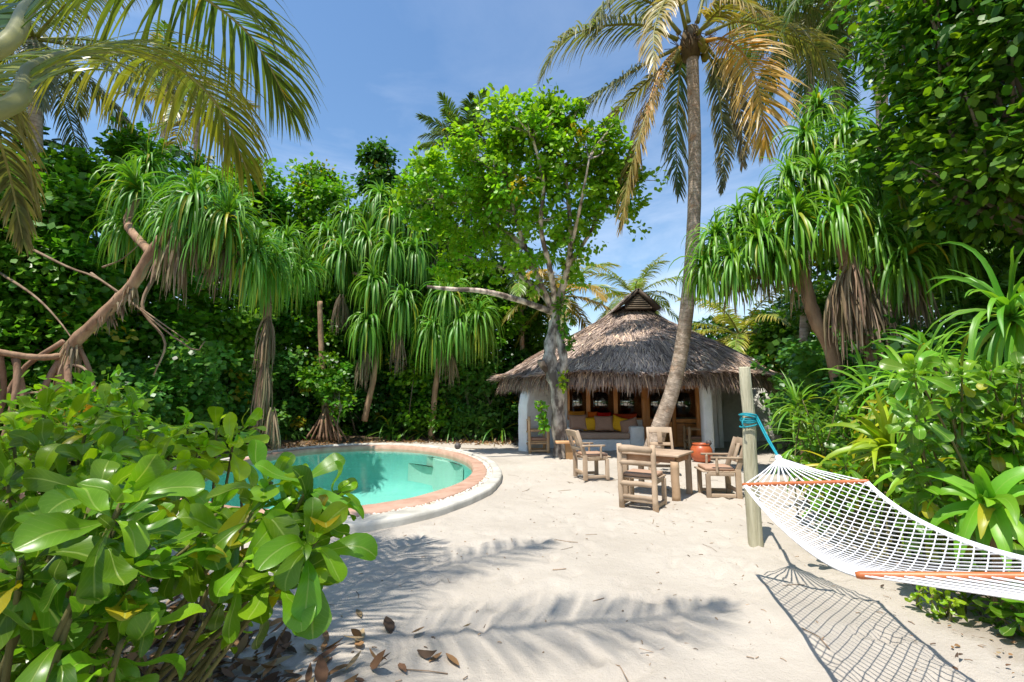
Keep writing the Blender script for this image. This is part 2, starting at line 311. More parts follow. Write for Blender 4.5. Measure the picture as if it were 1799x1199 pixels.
for zz, rr in ((-.17, 1.75), (-.46, 2.25)):
    c = G(858, 800, zz); th = np.linspace(0, 2*math.pi, 60, endpoint=False); cc = np.column_stack([c[0]+np.cos(th)*rr*1.0, c[1]+np.sin(th)*rr*1.15])
    cc0 = np.tile(c[:2], (60, 1))
    # keep the step inside the basin
    dd = cc-c0; qq = np.sqrt((dd@VX/(EI[1][0]-.02))**2+(dd@VY/(EI[1][1]-.02))**2); cc = np.where((qq > 1)[:, None], c0+dd/qq[:, None], cc)
    ring(Soup(), [(cc, -1.4), (cc, zz-.02), (cc*.985+cc.mean(0)*.015, zz), (cc*.01+cc.mean(0)*.99, zz)], A(1, 1, 1)).build('step', M['step'], pool, smooth=False)
sw = Soup(); e = ell(*EI, grow=-.002); c0t = np.tile(c0, (160, 1)); ring(sw, [(e, -.045)]+[(c0+(e-c0)*k, -.045) for k in (.75, .5, .25, .01)], A(1, 1, 1))
tag(sw.build('water', M['water']), kind='structure')
# small dark ball at the pool's far rim
c = G(804, 790, .1); e_ = empty('rim_ball', c, 'small dark ball lying on the far pool rim beside a thin stick', 'ball')
th = np.linspace(-1.5, 1.5, 9); Soup().tube(c+np.column_stack([th*0, th*0, .10*np.sin(th)+.1]), .10*np.cos(th), 14, (1, 1, 1)).build('ball', M['shell'], e_)
Soup().tube(np.array([c+A(.1, 0, .04), c+A(.75, -.1, .03)]), .012, 6, (.8, .7, .6)).build('stick', M['bark'], e_)

# ================================================================== villa
villa = empty('thatched_villa', (4.35, 16.5, 0), 'white plastered beach villa with round shaggy thatched roof and orange timber doors', 'villa')
CX, CY = 4.40, 16.5; RX, RF, RB = 4.75, 3.6, 3.6
def rz(s): return np.interp(s, [.0, .13, .3, .49, .75, .93, 1.0], [5.2, 4.86, 4.32, 3.82, 3.18, 2.66, 2.36])
def rpt(th, s, off=0.):
    ry = np.where(np.sin(th) < 0, RF, RB); wv = 1+.02*np.sin(5*th)+.012*np.sin(11*th+1)
    return np.stack([CX+RX*s*np.cos(th)*wv, CY+ry*s*np.sin(th)*wv, rz(s)+off+.04*np.sin(7*th+s*9)*s], -1)
th = np.linspace(0, 2*math.pi, 97)[:-1]; rs = np.linspace(.06, 1, 22); rf = Soup()
V = np.array([rpt(th, np.full(96, s)) for s in rs]+[rpt(th, np.full(96, s), -.28) for s in (.99, .8, .5, .1)]); k = len(V)
i = np.arange(k-1)[:, None]; j = np.arange(96)[None]; jj = (j+1) % 96
rf.add(V, np.stack([i*96+j, (i+1)*96+j, (i+1)*96+jj, i*96+jj], -1), A(.10, .075, .06))
roof = rf.build('roof', M['thatch'], villa)
def thatch_cols(n, pos=None):
    g_ = rng.random((n, 1)); c = A(.18, .145, .13)*(1-g_)+A(.40, .335, .29)*g_
    k = rng.random((n, 1)); c = np.where(k > .9, A(.58, .46, .34)*(.7+.5*g_), c); c = np.where(k < .16, A(.09, .07, .065), c)
    if pos is not None: c = c*(1.0+.75*vnoise(pos[:, 0]+pos[:, 2], pos[:, 1]-pos[:, 2], .55, 20))[:, None]
    return c
n_ = 42000; sv = .10+.92*np.sqrt(rng.random(n_)); course = 11
sv = np.where(rng.random(n_) < .6, (np.floor(sv*course)+rng.random(n_)*.35)/course, sv); sv = np.clip(sv, .1, .995); tv = rng.uniform(0, 2*math.pi, n_)
tv = np.where(rng.random(n_) < .5, rng.uniform(math.pi*.95, math.pi*2.05, n_), tv)
p0 = rpt(tv, sv, .015); p1 = rpt(tv+rng.normal(0, .025, n_)/np.maximum(sv, .2), sv+.09, .0); dv = nrm(p1-p0)+rng.normal(0, .07, (n_, 3)); dv[:, 2] += .10
ln = rng.uniform(.22, .6, n_); K = 4; tt = np.linspace(0, 1, K)
pt = p0[:, None]+dv[:, None]*(ln[:, None, None]*tt[None, :, None]); pt[:, :, 2] -= (ln[:, None]**2*tt[None]**2*.25)
ts = Soup(); ts.ribbons(pt, rng.uniform(.012, .035, (n_, 1))*np.array([.8, 1, .8, .25]), np.stack([-np.sin(tv), np.cos(tv), rng.normal(0, .5, n_)], -1), thatch_cols(n_, p0)*A(1.62, 1.5, 1.42))
n_ = 11000; tv = rng.uniform(0, 2*math.pi, n_); tv = np.where(rng.random(n_) < .6, rng.uniform(math.pi*.97, math.pi*2.03, n_), tv)
p0 = rpt(tv, rng.uniform(.95, 1.0, n_), -rng.uniform(-.02, .20, n_)); outv = np.stack([np.cos(tv), np.sin(tv), tv*0], -1)
ln = rng.uniform(.18, .48, n_)*(1+.5*vnoise(tv*6, tv*0, .5, 5)); pt = p0[:, None]+outv[:, None]*(ln[:, None]*np.array([0, .22, .34, .38])*rng.uniform(.2, 1.5, (n_, 1)))[..., None]+rng.normal(0, .05, (n_, 1, 3))*tt[None, :, None]
pt[:, :, 2] -= ln[:, None]*np.array([0, .3, .66, 1.])
ts.ribbons(pt, rng.uniform(.012, .03, (n_, 1))*np.array([.9, 1, .8, .2]), np.stack([-np.sin(tv), np.cos(tv), tv*0], -1)+rng.normal(0, .4, (n_, 3)), thatch_cols(n_)*A(1.3, 1.15, 1.05))
# gablet strands
for sgn in (-1, 1):
    n_ = 2600; yy = rng.uniform(15.55, 17.2, n_); f = rng.uniform(0, .95, n_)
    p0 = np.stack([CX+.02+sgn*(.03+.72*f), yy, 5.42-.68*f+.06], -1); dv = np.stack([np.full(n_, sgn*.75), rng.normal(0, .10, n_), np.full(n_, -.62)], -1)+rng.normal(0, .06, (n_, 3))
    pt = p0[:, None]+dv[:, None]*(rng.uniform(.2, .42, n_)[:, None, None]*tt[None, :, None])
    ts.ribbons(pt, rng.uniform(.012, .03, (n_, 1))*np.array([.8, 1, .8, .25]), np.tile(A(0, 1, .3), (n_, 1)), thatch_cols(n_, p0))
ts.build('thatch_layer', M['thatch'], roof)
gb = Soup()
for sgn in (-1, 1): gb.box((CX+.02+sgn*.36, 16.4, 5.1), (1.02, 1.7, .09), [[.74*sgn, 0, -.67], [0, 1, 0], [.67*sgn, 0, .74]], (.12, .09, .07))
gb.build('gable_roof', M['thatch'], roof)
gv = Soup()
for i in range(7):
    z = 4.78+i*.075; hw = .50*(1-(i+.5)/7.6); gv.box((CX+.02, 15.62, z), (hw*2, .03, .06), [[1, 0, 0], [0, .9, -.35], [0, .35, .9]], A(1, .95, .9)*rng.uniform(.35, .55))
gv.build('gable_vent', M['weather'], roof)
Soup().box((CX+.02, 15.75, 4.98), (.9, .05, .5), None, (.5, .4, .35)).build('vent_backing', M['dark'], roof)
# facade
FY = 15.8
def fx(px, Y=FY): return float(P(px, 700, Y)[0])
def fz_(py, Y=FY): return float(P(1100, py, Y)[2])
wl, wr = fx(985), fx(1245)
w_ = Soup(); sill = .92
w_.box(((wl+fx(1131))/2, FY+.12, sill/2-.05), (fx(1131)-wl, .24, sill+.1), None, (1, 1, 1))
w_.build('facade_wall', M['plaster'], villa, bevel=.03); w_ = Soup()
w_.box(((wl+fx(997))/2, FY+.12, 1.6), (fx(997)-wl, .238, 1.5), None, (1, 1, 1))
w_.build('facade_wall', M['plaster'], villa, bevel=.03); w_ = Soup()
w_.box(((fx(1241)+fx(1262))/2+.05, FY+.0, 1.25), (fx(1262)-fx(1241), .3, 2.6), None, (1, 1, 1))
w_.build('facade_wall', M['plaster'], villa, bevel=.03)
# round back wall
aa = np.linspace(-.05*math.pi, 1.02*math.pi, 60); s2 = Soup(); rx_, ry_ = 2.75, 3.0; bc = ((wl+wr)/2, FY+.2)
V = np.array([[bc[0]+rr*math.cos(a)*(rx_/3)*1.0, bc[1]+rr*math.sin(a)*(ry_/3), z] for z, rr in ((-.1, 3.0), (2.75, 3.0), (2.75, 2.75), (-.1, 2.75)) for a in aa])
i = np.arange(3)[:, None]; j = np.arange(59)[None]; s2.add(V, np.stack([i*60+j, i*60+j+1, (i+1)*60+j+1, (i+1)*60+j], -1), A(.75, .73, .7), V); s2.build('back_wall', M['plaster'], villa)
Soup().box((4.2, 17.7, .02), (5.0, 3.6, .05), None, (.3, .2, .15)).build('room_floor', M['weather'], villa)
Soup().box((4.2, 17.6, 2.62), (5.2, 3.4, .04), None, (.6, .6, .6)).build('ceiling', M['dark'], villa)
# left wing wall: runs forward from the facade, chamfered top outer corner, rough white face
a0 = P(919, 783, 14.5)[:2]; a1 = A(fx(990), 16.2); tdir = nrm(a1-a0); nd = A(tdir[1], -tdir[0]); L_ = np.linalg.norm(a1-a0)
prof = [(0, -.1), (0, 1.45), (.04, 1.66), (.16, 1.86), (.34, 2.08), (.55, 2.3), (.9, 2.42), (L_, 2.45)]
ww = Soup(); nn = 24; sst = np.linspace(0, L_, nn); tops = np.interp(sst, [p[0] for p in prof[1:]], [p[1] for p in prof[1:]])
zr = np.linspace(0, 1, 16); V = []
for sd in (-.15, .15):
    for q_ in range(nn):
        for z in zr:
            o2 = a0+tdir*sst[q_]+nd*(sd+.015*(rng.random()-.5)); V.append((o2[0], o2[1], -.1+z*(tops[q_]+.1)))
V = np.array(V).reshape(2, nn, 16, 3); Q = []
idx = np.arange(2*nn*16).reshape(2, nn, 16)
for sd in (0, 1): Q.append(np.stack([idx[sd, :-1, :-1], idx[sd, 1:, :-1], idx[sd, 1:, 1:], idx[sd, :-1, 1:]], -1).reshape(-1, 4))
Q.append(np.stack([idx[0, :-1, -1], idx[1, :-1, -1], idx[1, 1:, -1], idx[0, 1:, -1]], -1)); Q.append(np.stack([idx[0, 0, :-1], idx[1, 0, :-1], idx[1, 0, 1:], idx[0, 0, 1:]], -1))
ww.add(V, np.vstack(Q), (1, 1, 1), V); ww.build('wing_wall', M['plaster'], villa, bevel=.04)
# right round wall of the bathroom
aa = np.linspace(math.pi*.95, math.pi*2.1, 50); s2 = Soup(); bc = (9.15, 19.6)
V = np.array([[bc[0]+rr*math.cos(a), bc[1]+rr*math.sin(a), z] for z, rr in ((-.1, 1.95), (.5, 1.93), (1.2, 1.94), (2.0, 1.92), (2.05, 1.85), (2.0, 1.7), (-.1, 1.7)) for a in aa])
i = np.arange(6)[:, None]; j = np.arange(49)[None]; s2.add(V, np.stack([i*50+j, i*50+j+1, (i+1)*50+j+1, (i+1)*50+j], -1), A(.92, .9, .84), V); s2.build('bathroom_wall', M['plaster'], villa)
s2 = Soup(); s2.box((8.3, 19.2, 1.35), (3.2, .12, 2.7), None, (1, 1, 1)); s2.build('gap_shade_panel', M['dark'], villa)  # added dark panel, stands for the shade between bathroom wall and roof
# column and base
c = G(1249, 801.5); zt = np.linspace(-.05, 2.7, 26); cs = Soup()
for q_ in range(1):
    th = np.linspace(0, 2*math.pi, 20, endpoint=False); sq = np.stack([np.sign(np.cos(th))*np.abs(np.cos(th))**.5, np.sign(np.sin(th))*np.abs(np.sin(th))**.5], -1)*.15
    V = np.array([[c[0]+sq[k, 0]*(1+.05*(rng.random()-.5))-.0*z, c[1]+.15+sq[k, 1]*(1+.05*(rng.random()-.5)), z] for z in zt for k in range(20)])
    i = np.arange(25)[:, None]; j = np.arange(20)[None]; jj = (j+1) % 20
    cs.add(V, np.stack([i*20+j, i*20+jj, (i+1)*20+jj, (i+1)*20+j], -1), (1, 1, 1), V)
cs.build('column', M['plaster'], villa)
Soup().box((c[0]-.1, c[1]+.15, .03), (.75, .5, .12), None, (.8, .78, .75)).build('column_base', M['stone'], villa, bevel=.015)
Soup().box((c[0]+.36, c[1]+1.6, 1.3), (.14, .14, 2.6), None, (1, 1, 1)).build('timber_post', M['frame'], villa, bevel=.01)
# timber beam over the openings
zt_ = fz_(676)
Soup().box(((wl+wr)/2+.1, FY-.03, zt_+.16), (wr-wl+.2, .16, .30), None, (1, 1, 1)).build('lintel_beam', M['frame'], villa, bevel=.01)
# windows: three fixed lights
xs_w = [fx(997), fx(1033), fx(1081), fx(1130)]
for a, b_ in zip(xs_w[:-1], xs_w[1:]):
    f_ = Soup(); wd = .07
    f_.box((a+wd/2, FY, (sill+zt_)/2), (wd, .1, zt_-sill-.002), None, (1, 1, 1)); f_.box((b_-wd/2+.0, FY, (sill+zt_)/2), (wd-.004, .1, zt_-sill-.002), None, (1, 1, 1))
    f_.box(((a+b_)/2, FY, sill+.03), (b_-a-2*wd, .094, .06), None, (1, 1, 1)); f_.box(((a+b_)/2, FY, zt_-.03), (b_-a-2*wd, .094, .06), None, (1, 1, 1))
    fo = f_.build('window', M['frame'], villa, bevel=.006)
    Soup().box(((a+b_)/2, FY+.01, (sill+zt_)/2), (b_-a-2*wd, .012, zt_-sill-.12), None, (1, 1, 1)).build('pane', M['glass'], fo, smooth=False)
# double door with louvred lower panels
dl, dm, dr = fx(1134), fx(1179.5), fx(1230)
js = Soup(); js.box((dl-.07, FY-.02, zt_/2), (.13, .16, zt_-.004), None, (1, 1, 1)); js.build('door_jamb', M['frame'], villa, bevel=.01); js = Soup(); js.box((dr+.09, FY-.02, zt_/2), (.17, .16, zt_-.004), None, (1, 1, 1)); js.build('door_jamb', M['frame'], villa, bevel=.01)
for a, b_, hs_ in ((dl, dm, 1), (dm, dr, -1)):
    f_ = Soup(); st = .12; mz = .88; x0, x1 = a+.006, b_-.006
    f_.box((x0+st/2, FY, zt_/2), (st, .06, zt_-.02), None, (1, 1, 1)); f_.box((x1-st/2, FY, zt_/2), (st, .06, zt_-.02), None, (1, 1, 1))
    for z, h in ((.10, .16), (mz, .13), (zt_-.09, .12)): f_.box(((x0+x1)/2, FY, z), (x1-x0-2*st, .056, h), None, (1, 1, 1))
    do = f_.build('door', M['frame'], villa, bevel=.006)
    lv = Soup()
    for q_ in range(13): lv.box(((x0+x1)/2, FY+.0, .20+q_*.0475), (x1-x0-2*st, .012, .05), [[1, 0, 0], [0, .7, -.7], [0, .7, .7]], (1, 1, 1))
    lv.box(((x0+x1)/2, FY-.022, .49), (.03, .012, .62), None, (.8, .8, .8)); lv.build('louvre_panel', M['frame'], do)
    Soup().box(((x0+x1)/2, FY+.01, (mz+zt_)/2), (x1-x0-2*st, .012, zt_-mz-.26), None, (1, 1, 1)).build('pane', M['glass'], do, smooth=False)
    if hs_ == 1:
        h_ = Soup(); h_.tube([(dm-.06, FY-.03, 1.02), (dm-.06, FY-.09, 1.02), (dm-.06, FY-.09, .86), (dm-.06, FY-.03, .86)], .014, 6, (1, 1, 1)); h_.build('handle', M['metal'], do)
# built in sofa
SY = 14.75; sx0, sx1, ax1 = float(P(992, 700, SY)[0]), float(P(1105, 700, SY)[0]), float(P(1129, 700, SY)[0])
Soup().box(((sx0+sx1)/2, (SY+FY)/2, .13), (sx1-sx0, FY-SY, .42), None, (1, 1, 1)).build('bench_base', M['plaster'], villa, bevel=.03)
Soup().box(((sx1+ax1)/2, (SY+FY)/2-.05, .34), (ax1-sx1, FY-SY+.1, .84), None, (1, 1, 1)).build('bench_arm', M['plaster'], villa, bevel=.05)
Soup().box(((sx0+.09), (SY+FY)/2+.1, .34), (.18, FY-SY-.2, .8), None, (1, 1, 1)).build('bench_arm', M['plaster'], villa, bevel=.05)
# seat mattress and pillows (things)
def pillow_mesh(w_, h_, t_, col, n=13, pin=.10):
    g_ = np.linspace(-1, 1, n); U, Vv = np.meshgrid(g_, g_, indexing='ij')
    e_ = (np.clip((1-U**4)*(1-Vv**4), 0, 1))**.42
    x = U*(1-pin*(1-Vv**2)*np.abs(U)**2); z = Vv*(1-pin*(1-U**2)*np.abs(Vv)**2)
    nz_ = 1+.10*np.sin(U*5+rng.random()*6)*np.sin(Vv*4+rng.random()*6)
    a = np.stack([x*w_/2, -e_*t_/2*nz_, z*h_/2], -1).reshape(-1, 3); b_ = np.stack([x*w_/2, e_*t_/2*nz_, z*h_/2], -1).reshape(-1, 3)
    i = np.arange(n-1)[:, None]; j = np.arange(n-1)[None]; q_ = np.stack([i*n+j, (i+1)*n+j, (i+1)*n+j+1, i*n+j+1], -1).reshape(-1, 4)
    s = Soup(); s.add(a, q_, col); s.add(b_, q_[:, ::-1], col); return s
def rot(rx=0, ry=0, rz_=0):
    cx, sx_, cy, sy, cz, sz = math.cos(rx), math.sin(rx), math.cos(ry), math.sin(ry), math.cos(rz_), math.sin(rz_)
    return np.array([[cz, -sz, 0], [sz, cz, 0], [0, 0, 1]])@np.array([[cy, 0, sy], [0, 1, 0], [-sy, 0, cy]])@np.array([[1, 0, 0], [0, cx, -sx_], [0, sx_, cx]])
def pillow(px, py, Y, w_, h_, col, label, rx=-.3, ry=0, rz_=0, group=None, t_=.18):
    s = pillow_mesh(w_, h_, t_, col); c = P(px, py, Y); o = s.build('pillow', M['fabric'], sub=1); o.location = tuple(c); o.rotation_euler = (rx, ry, rz_)
    return tag(o, label, 'pillow', group)
mt = Soup(); mt.box(((sx0+sx1)/2+.06, (SY+FY)/2-.07, .455), (sx1-sx0-.12, FY-SY-.1, .20), None, (.50, .34, .25)); tag(mt.build('seat_cushion', M['fabric'], bevel=.05), 'long tan seat cushion covering the white plastered bench', 'cushion')
BR, YE = (.46, .28, .20), (.85, .47, .03)
gp = 'pillows along the outdoor bench'
pillow(1015, 742, 15.17, .62, .52, BR, 'brown pillow at the left end of the bench', -.3, 0, .05, gp)
pillow(1037, 745, 15.24, .50, .46, YE, 'yellow pillow upright between two brown pillows, left of the middle', -.25, 0, .2, gp)
pillow(1061, 744, 15.12, .62, .52, BR, 'brown pillow in the middle of the bench between two yellow ones', -.3, 0, -.05, gp)
pillow(1087, 745, 15.17, .50, .50, YE, 'yellow pillow leaning over to the right on the bench', -.25, .3, -.15, gp)
pillow(1105, 748, 15.02, .62, .46, BR, 'brown pillow tipped against the right arm of the bench', -.35, -.25, -.2, gp)
gp2 = 'pillows on the window ledge'
pillow(1014, 733, 15.64, .55, .42, (.62, .24, .03), 'ochre pillow behind the leftmost brown pillow', -.1, 0, 0, gp2, .14)
pillow(1041, 732, 15.64, .34, .34, (.68, .14, .015), 'small orange pillow against the first window post', -.1, 0, 0, gp2, .14)
pillow(1062, 735, 15.64, .50, .40, (.60, .015, .01), 'red pillow behind the middle brown pillow', -.1, 0, 0, gp2, .14)
pillow(1098, 736, 15.64, .85, .36, (.50, .06, .02), 'wide rust red bolster behind the right hand pillows', -.1, 0, 0, gp2, .14)
# dim bed behind the glass
bd = empty('bed', (3.2, 18.3, .05), 'bed with white linen seen dimly behind the villa windows', 'bed')
Soup().box((3.2, 18.3, .35), (1.7, 1.9, .5), None, (.4, .25, .15)).build('bed_frame', M['weather'], bd, bevel=.02)
Soup().box((3.2, 18.3, .70), (1.6, 1.8, .22), None, (.75, .72, .68)).build('mattress', M['fabric'], bd, bevel=.06)
# ================================================================== furniture
WG = [(1.0, .95, .9), (.85, .8, .75), (1.08, 1.0, .92), (.92, .84, .74), (.78, .72, .66)]
def wc(): return A(*WG[rng.integers(len(WG))])*rng.uniform(.9, 1.1)
def xf(S_, c, rz_):
    r_ = rot(0, 0, rz_); S_.V = [v@r_.T+np.array(c) for v in S_.V]; return S_
def log(s, a, b_, r0, r1=None, col=None, n=10):
    r1 = r0 if r1 is None else r1; p_ = np.linspace(a, b_, 7); p_[1:-1] += rng.normal(0, r0*.06, (5, 3)); s.tube(p_, np.linspace(r0, r1, 7)*(1+rng.normal(0, .03, 7)), n, wc() if col is None else col, .03); return s
def plank_chair(loc, rz_, label, logs=False, arms=True, group='rustic chairs around the dining table'):
    # local: faces +y, seat .5 square, back at -y
    o = empty('rustic_chair', loc, label, 'chair', group); W_, D_ = .50, .50; B = lambda s, nm, m=M['weather'], bv=.006: xf(s, loc, rz_).build(nm, m, o, bevel=bv)
    for sx_ in (-1, 1):
        s = Soup(); x = sx_*(W_/2)
        if logs: log(s, A(x, -D_/2, 0), A(x, -D_/2-.05, .93), .042, .038, None, 12); B(s, 'leg', bv=0)
        else:
            s.box((x, -D_/2-.0, .24), (.055, .085, .48), None, wc()); s.box((x, -D_/2-.085, .71), (.05, .075, .52), rot(.33, 0, 0).T, wc()); B(s, 'leg')
        s = Soup(); s.box((x, D_/2-.03, .20), (.06, .07, .40), None, wc()); B(s, 'leg')
        s = Soup(); s.box((x, 0, .06), (.045, D_-.1, .055), None, wc()); B(s, 'stretcher')
        s = Soup(); s.box((x, .02, .40), (.04, D_-.08, .06), None, wc()); B(s, 'seat_rail')
    s = Soup(); s.box((0, -D_/2, .13), (W_-.06, .04, .06), None, wc()); B(s, 'stretcher')
    s = Soup()
    for q_ in range(5): s.box((0, -.18+q_*.108, .435), (W_+.04, .10, .022), None, wc())
    B(s, 'seat', bv=.004)
    s = Soup(); s.box((0, .02, .475), (W_-.02, D_-.04, .055), None, (.46, .29, .20)); B(s, 'seat_cushion', M['fabric'], .02)
    if logs:
        for z, r_ in ((.86, .055), (.66, .04), (.36, .04), (.17, .03)):
            s = Soup(); log(s, A(-W_/2, -D_/2-.05*z, z), A(W_/2, -D_/2-.05*z, z), r_, r_*.92, None, 12); B(s, 'back_rail', bv=0)
    else:
        for z, h in ((.90, .13), (.60, .07)):
            s = Soup(); s.box((0, -D_/2-.02-(z-.45)*.34, z), (W_-.04, .035, h), rot(.33, 0, 0).T, wc()); B(s, 'back_rail')
        s = Soup(); s.box((0, -D_/2-.085, .75), (.10, .03, .26), rot(.33, 0, 0).T, wc()); B(s, 'back_splat')
    if arms:
        for sx_ in (-1, 1):
            s = Soup(); x = sx_*(W_/2+.03); log(s, A(x, -D_/2-.07, .66), A(x, D_/2-.08, .66), .022, .02); B(s, 'armrest', bv=0)
            s = Soup(); log(s, A(x, D_/2-.17, .40), A(x, D_/2-.17, .655), .022); B(s, 'arm_support', bv=0)
    return o
def face(dx, dy): return math.atan2(-dx, dy)
def gl(px, py, dz=0.):
    g_ = G(px, py); return (g_[0], g_[1], gz(g_[0], g_[1])-.005+dz)
pa, pb = A(1.82, 7.95), A(2.62, 7.35)
plank_chair(gl(1040, 843), face(.95, .25), 'plank armchair with leaning splat back, left of the dining table')
fc = plank_chair((1.98, 7.10, gz(1.98, 7.1)-.005), face(.55, .85), 'log backed chair nearest the camera, seen from behind', logs=True, arms=False)
plank_chair(gl(1166, 834), face(-.15, -1), 'plank chair facing the camera across the dining table', arms=False)
plank_chair(gl(1262, 872), face(-1, .12), 'plank armchair facing left, just behind the hammock post')
# table
tl = empty('dining_table', (2.55, 7.95, 0), 'square weathered dining table with one thick log leg in front', 'table')
u_ = nrm(pb-pa); v_ = A(-u_[1], u_[0]); TL, TW = 1.0, .86; cen = pa+u_*TL/2+v_*TW/2; az = math.atan2(u_[1], u_[0]); tz0 = gz(2.5, 7.9)
tb = lambda s, nm, m=M['weather'], bv=.006: xf(s, (cen[0], cen[1], tz0), az).build(nm, m, tl, bevel=bv)
s = Soup()
for q_ in range(5): s.box((0, -TW/2+TW/10+q_*TW/5, .69), (TL, TW/5-.005, .035), None, A(1.05, .95, .88)*rng.uniform(.93, 1.05))
tb(s, 'tabletop')
s = Soup()
for a, b_ in (((0, -TW/2+.08, .62), (TL-.16, .03, .10)), ((0, TW/2-.08, .62), (TL-.16, .03, .10)), ((-TL/2+.08, 0, .62), (.03, TW-.2, .10)), ((TL/2-.08, 0, .62), (.03, TW-.2, .10))): s.box(a, b_, None, (.85, .6, .45))
tb(s, 'apron')
for sx_, sy_, lg in ((-1, -1, 0), (1, -1, 1), (1, 1, 0), (-1, 1, 0)):
    s = Soup(); x, y = sx_*(TL/2-.08), sy_*(TW/2-.08)
    if lg: log(s, A(x, y-.03, -.03), A(x, y-.03, .60), .068, .062, A(1, .85, .7), 14); tb(s, 'leg', bv=0)
    else: s.box((x, y, .32), (.085, .085, .70), None, wc()); tb(s, 'leg')
# pole chairs
def pole_chair(loc, rz_, label):
    o = empty('pole_chair', loc, label, 'chair', 'pole chairs on the terrace'); B = lambda s, nm, m=M['weather'], bv=0: xf(s, loc, rz_).build(nm, m, o, bevel=bv); W_, D_ = .56, .56
    YC = A(1.25, 1.0, .72)
    for sx_ in (-1, 1):
        x = sx_*W_/2
        s = Soup(); log(s, A(x, -D_/2, 0), A(x, -D_/2-.03, 1.10), .045, .042, YC); B(s, 'leg')
        s = Soup(); log(s, A(x, D_/2, 0), A(x, D_/2, .76), .05, .046, YC); B(s, 'leg')
        for z, nm in ((.68, 'armrest'), (.30, 'stretcher'), (.08, 'stretcher')): s = Soup(); log(s, A(x, -D_/2, z), A(x, D_/2, z), .03, .03, YC); B(s, nm)
    for y, z in ((D_/2, .26), (-D_/2, .26), (-D_/2, .98), (-D_/2, .62)): s = Soup(); log(s, A(-W_/2, y, z), A(W_/2, y, z), .03, .03, YC); B(s, 'stretcher')
    s = Soup()
    for q_ in range(4): s.box((-.17+q_*.113, -D_/2, .80), (.05, .018, .34), None, (.75, .45, .3))
    B(s, 'back_slats')
    s = Soup(); s.box((0, 0, .36), (W_, D_, .03), None, YC); B(s, 'seat', bv=.005)
    s = Soup(); s.box((0, 0, .42), (W_-.08, D_-.06, .08), None, (.42, .24, .17)); B(s, 'seat_cushion', M['fabric'], .025)
    return o
pole_chair(gl(944, 795), face(1, .15), 'pale pole armchair beside the white wing wall, left of the big tree')
pole_chair(tuple(P(1224, 783, 14.7)*A(1, 1, 0)+A(0, 0, gz(5.9, 14.7))), face(-1, .1), 'pale pole armchair by the louvred doors behind the clay pot')
# slab stool
c = gl(1000, 808); so_ = empty('side_table', c, 'low slab topped side table at the foot of the big tree', 'side table')
s = Soup(); s.box((c[0]-.05, c[1], .46), (.62, .34, .06), None, (1.35, .95, .62)); s.build('tabletop', M['weather'], so_, bevel=.012)
s = Soup(); s.box((c[0]+.02, c[1]+.02, .21), (.22, .22, .46), None, (.85, .62, .38)); s.build('leg', M['weather'], so_, bevel=.02)
# clay pot
c = gl(1233, 811); po = empty('clay_pot', c, 'round glazed orange clay pot standing before the white column', 'pot')
pr = [(.13, 0), (.20, .03), (.255, .12), (.275, .24), (.262, .34), (.225, .41), (.205, .43), (.215, .455), (.225, .475), (.205, .48), (.19, .45), (.2, .40), (.22, .3), (.1, .28), (.01, .28)]
p_ = np.array([(c[0], c[1], c[2]+z) for r_, z in pr]); th = np.linspace(0, 2*math.pi, 32, endpoint=False)
V = np.array([[c[0]+r_*math.cos(a), c[1]+r_*math.sin(a), c[2]+z] for r_, z in pr for a in th]); i = np.arange(len(pr)-1)[:, None]; j = np.arange(32)[None]; jj = (j+1) % 32
Soup().add(V, np.stack([i*32+j, i*32+jj, (i+1)*32+jj, (i+1)*32+j], -1), (1, 1, 1), V).build('body', M['clay'], po)
c2 = A(c[0]+.17, c[1]-.08, c[2]+.50); th = np.linspace(-1.5, 1.5, 8)
tag(Soup().tube(c2+np.column_stack([th*0, th*0, .075*np.sin(th)]), .075*np.cos(th), 14, (1, 1, 1)).build('coconut_ladle', M['shell']), 'dark coconut shell ladle resting on the clay pot rim', 'ladle')
# hammock post
pb_ = A(2.69, 5.27, gz(2.69, 5.27)); ps_ = Soup()
hz_ = [(-.2, .078), (.0, .077), (.5, .076), (1.0, .073), (1.38, .070), (1.42, .065), (1.7, .063), (1.94, .060), (1.955, .055)]
ps_.tube([(pb_[0]-.005*math.sin(z*3)+(.015 if 1.0 < z < 1.6 else 0), pb_[1], pb_[2]+z) for z, r_ in hz_], [r_ for z, r_ in hz_], 18, (.95, 1.02, .88), .015)
M['post'] = surf('greyed_post_wood', (.34, .31, .20), (.62, .58, .42), 2.2, .8, .9, .02, (6, 6, .5), False, 9, .2)
po_ = empty('hammock_post', pb_, 'upright weathered grey post holding the hammock by a teal rope', 'post'); ps_.build('post', M['post'], po_)
# hammock
KN = P(1368, 806, 4.32); B1L, B1R = P(1308, 852, 4.12), P(1522, 846, 3.55); B2L, B2R = P(1512, 1011, 2.08), A(2.28, 1.66, .99); K2 = A(2.22, .95, 1.06)
rp_ = Soup(); tz = pb_[2]+1.37; a = np.linspace(0, 2*math.pi*7, 120)
wr_ = np.column_stack([pb_[0]+.012+.088*np.cos(a)*(1+.04*np.sin(a*.37)), pb_[1]+.088*np.sin(a), tz+.045*np.sin(a*.31+1)+.012*np.sin(a*1.7)]); rp_.tube(wr_, .0085, 6, (1, 1, 1))
a = np.linspace(0, 2*math.pi*3, 60); rp_.tube(np.column_stack([pb_[0]+.012+.097*np.cos(a), pb_[1]+.097*np.sin(a), tz-.03+.07*np.sin(a*.5)]), .0085, 6, (1, 1, 1))
st_ = A(pb_[0]+.06, pb_[1]-.08, tz)
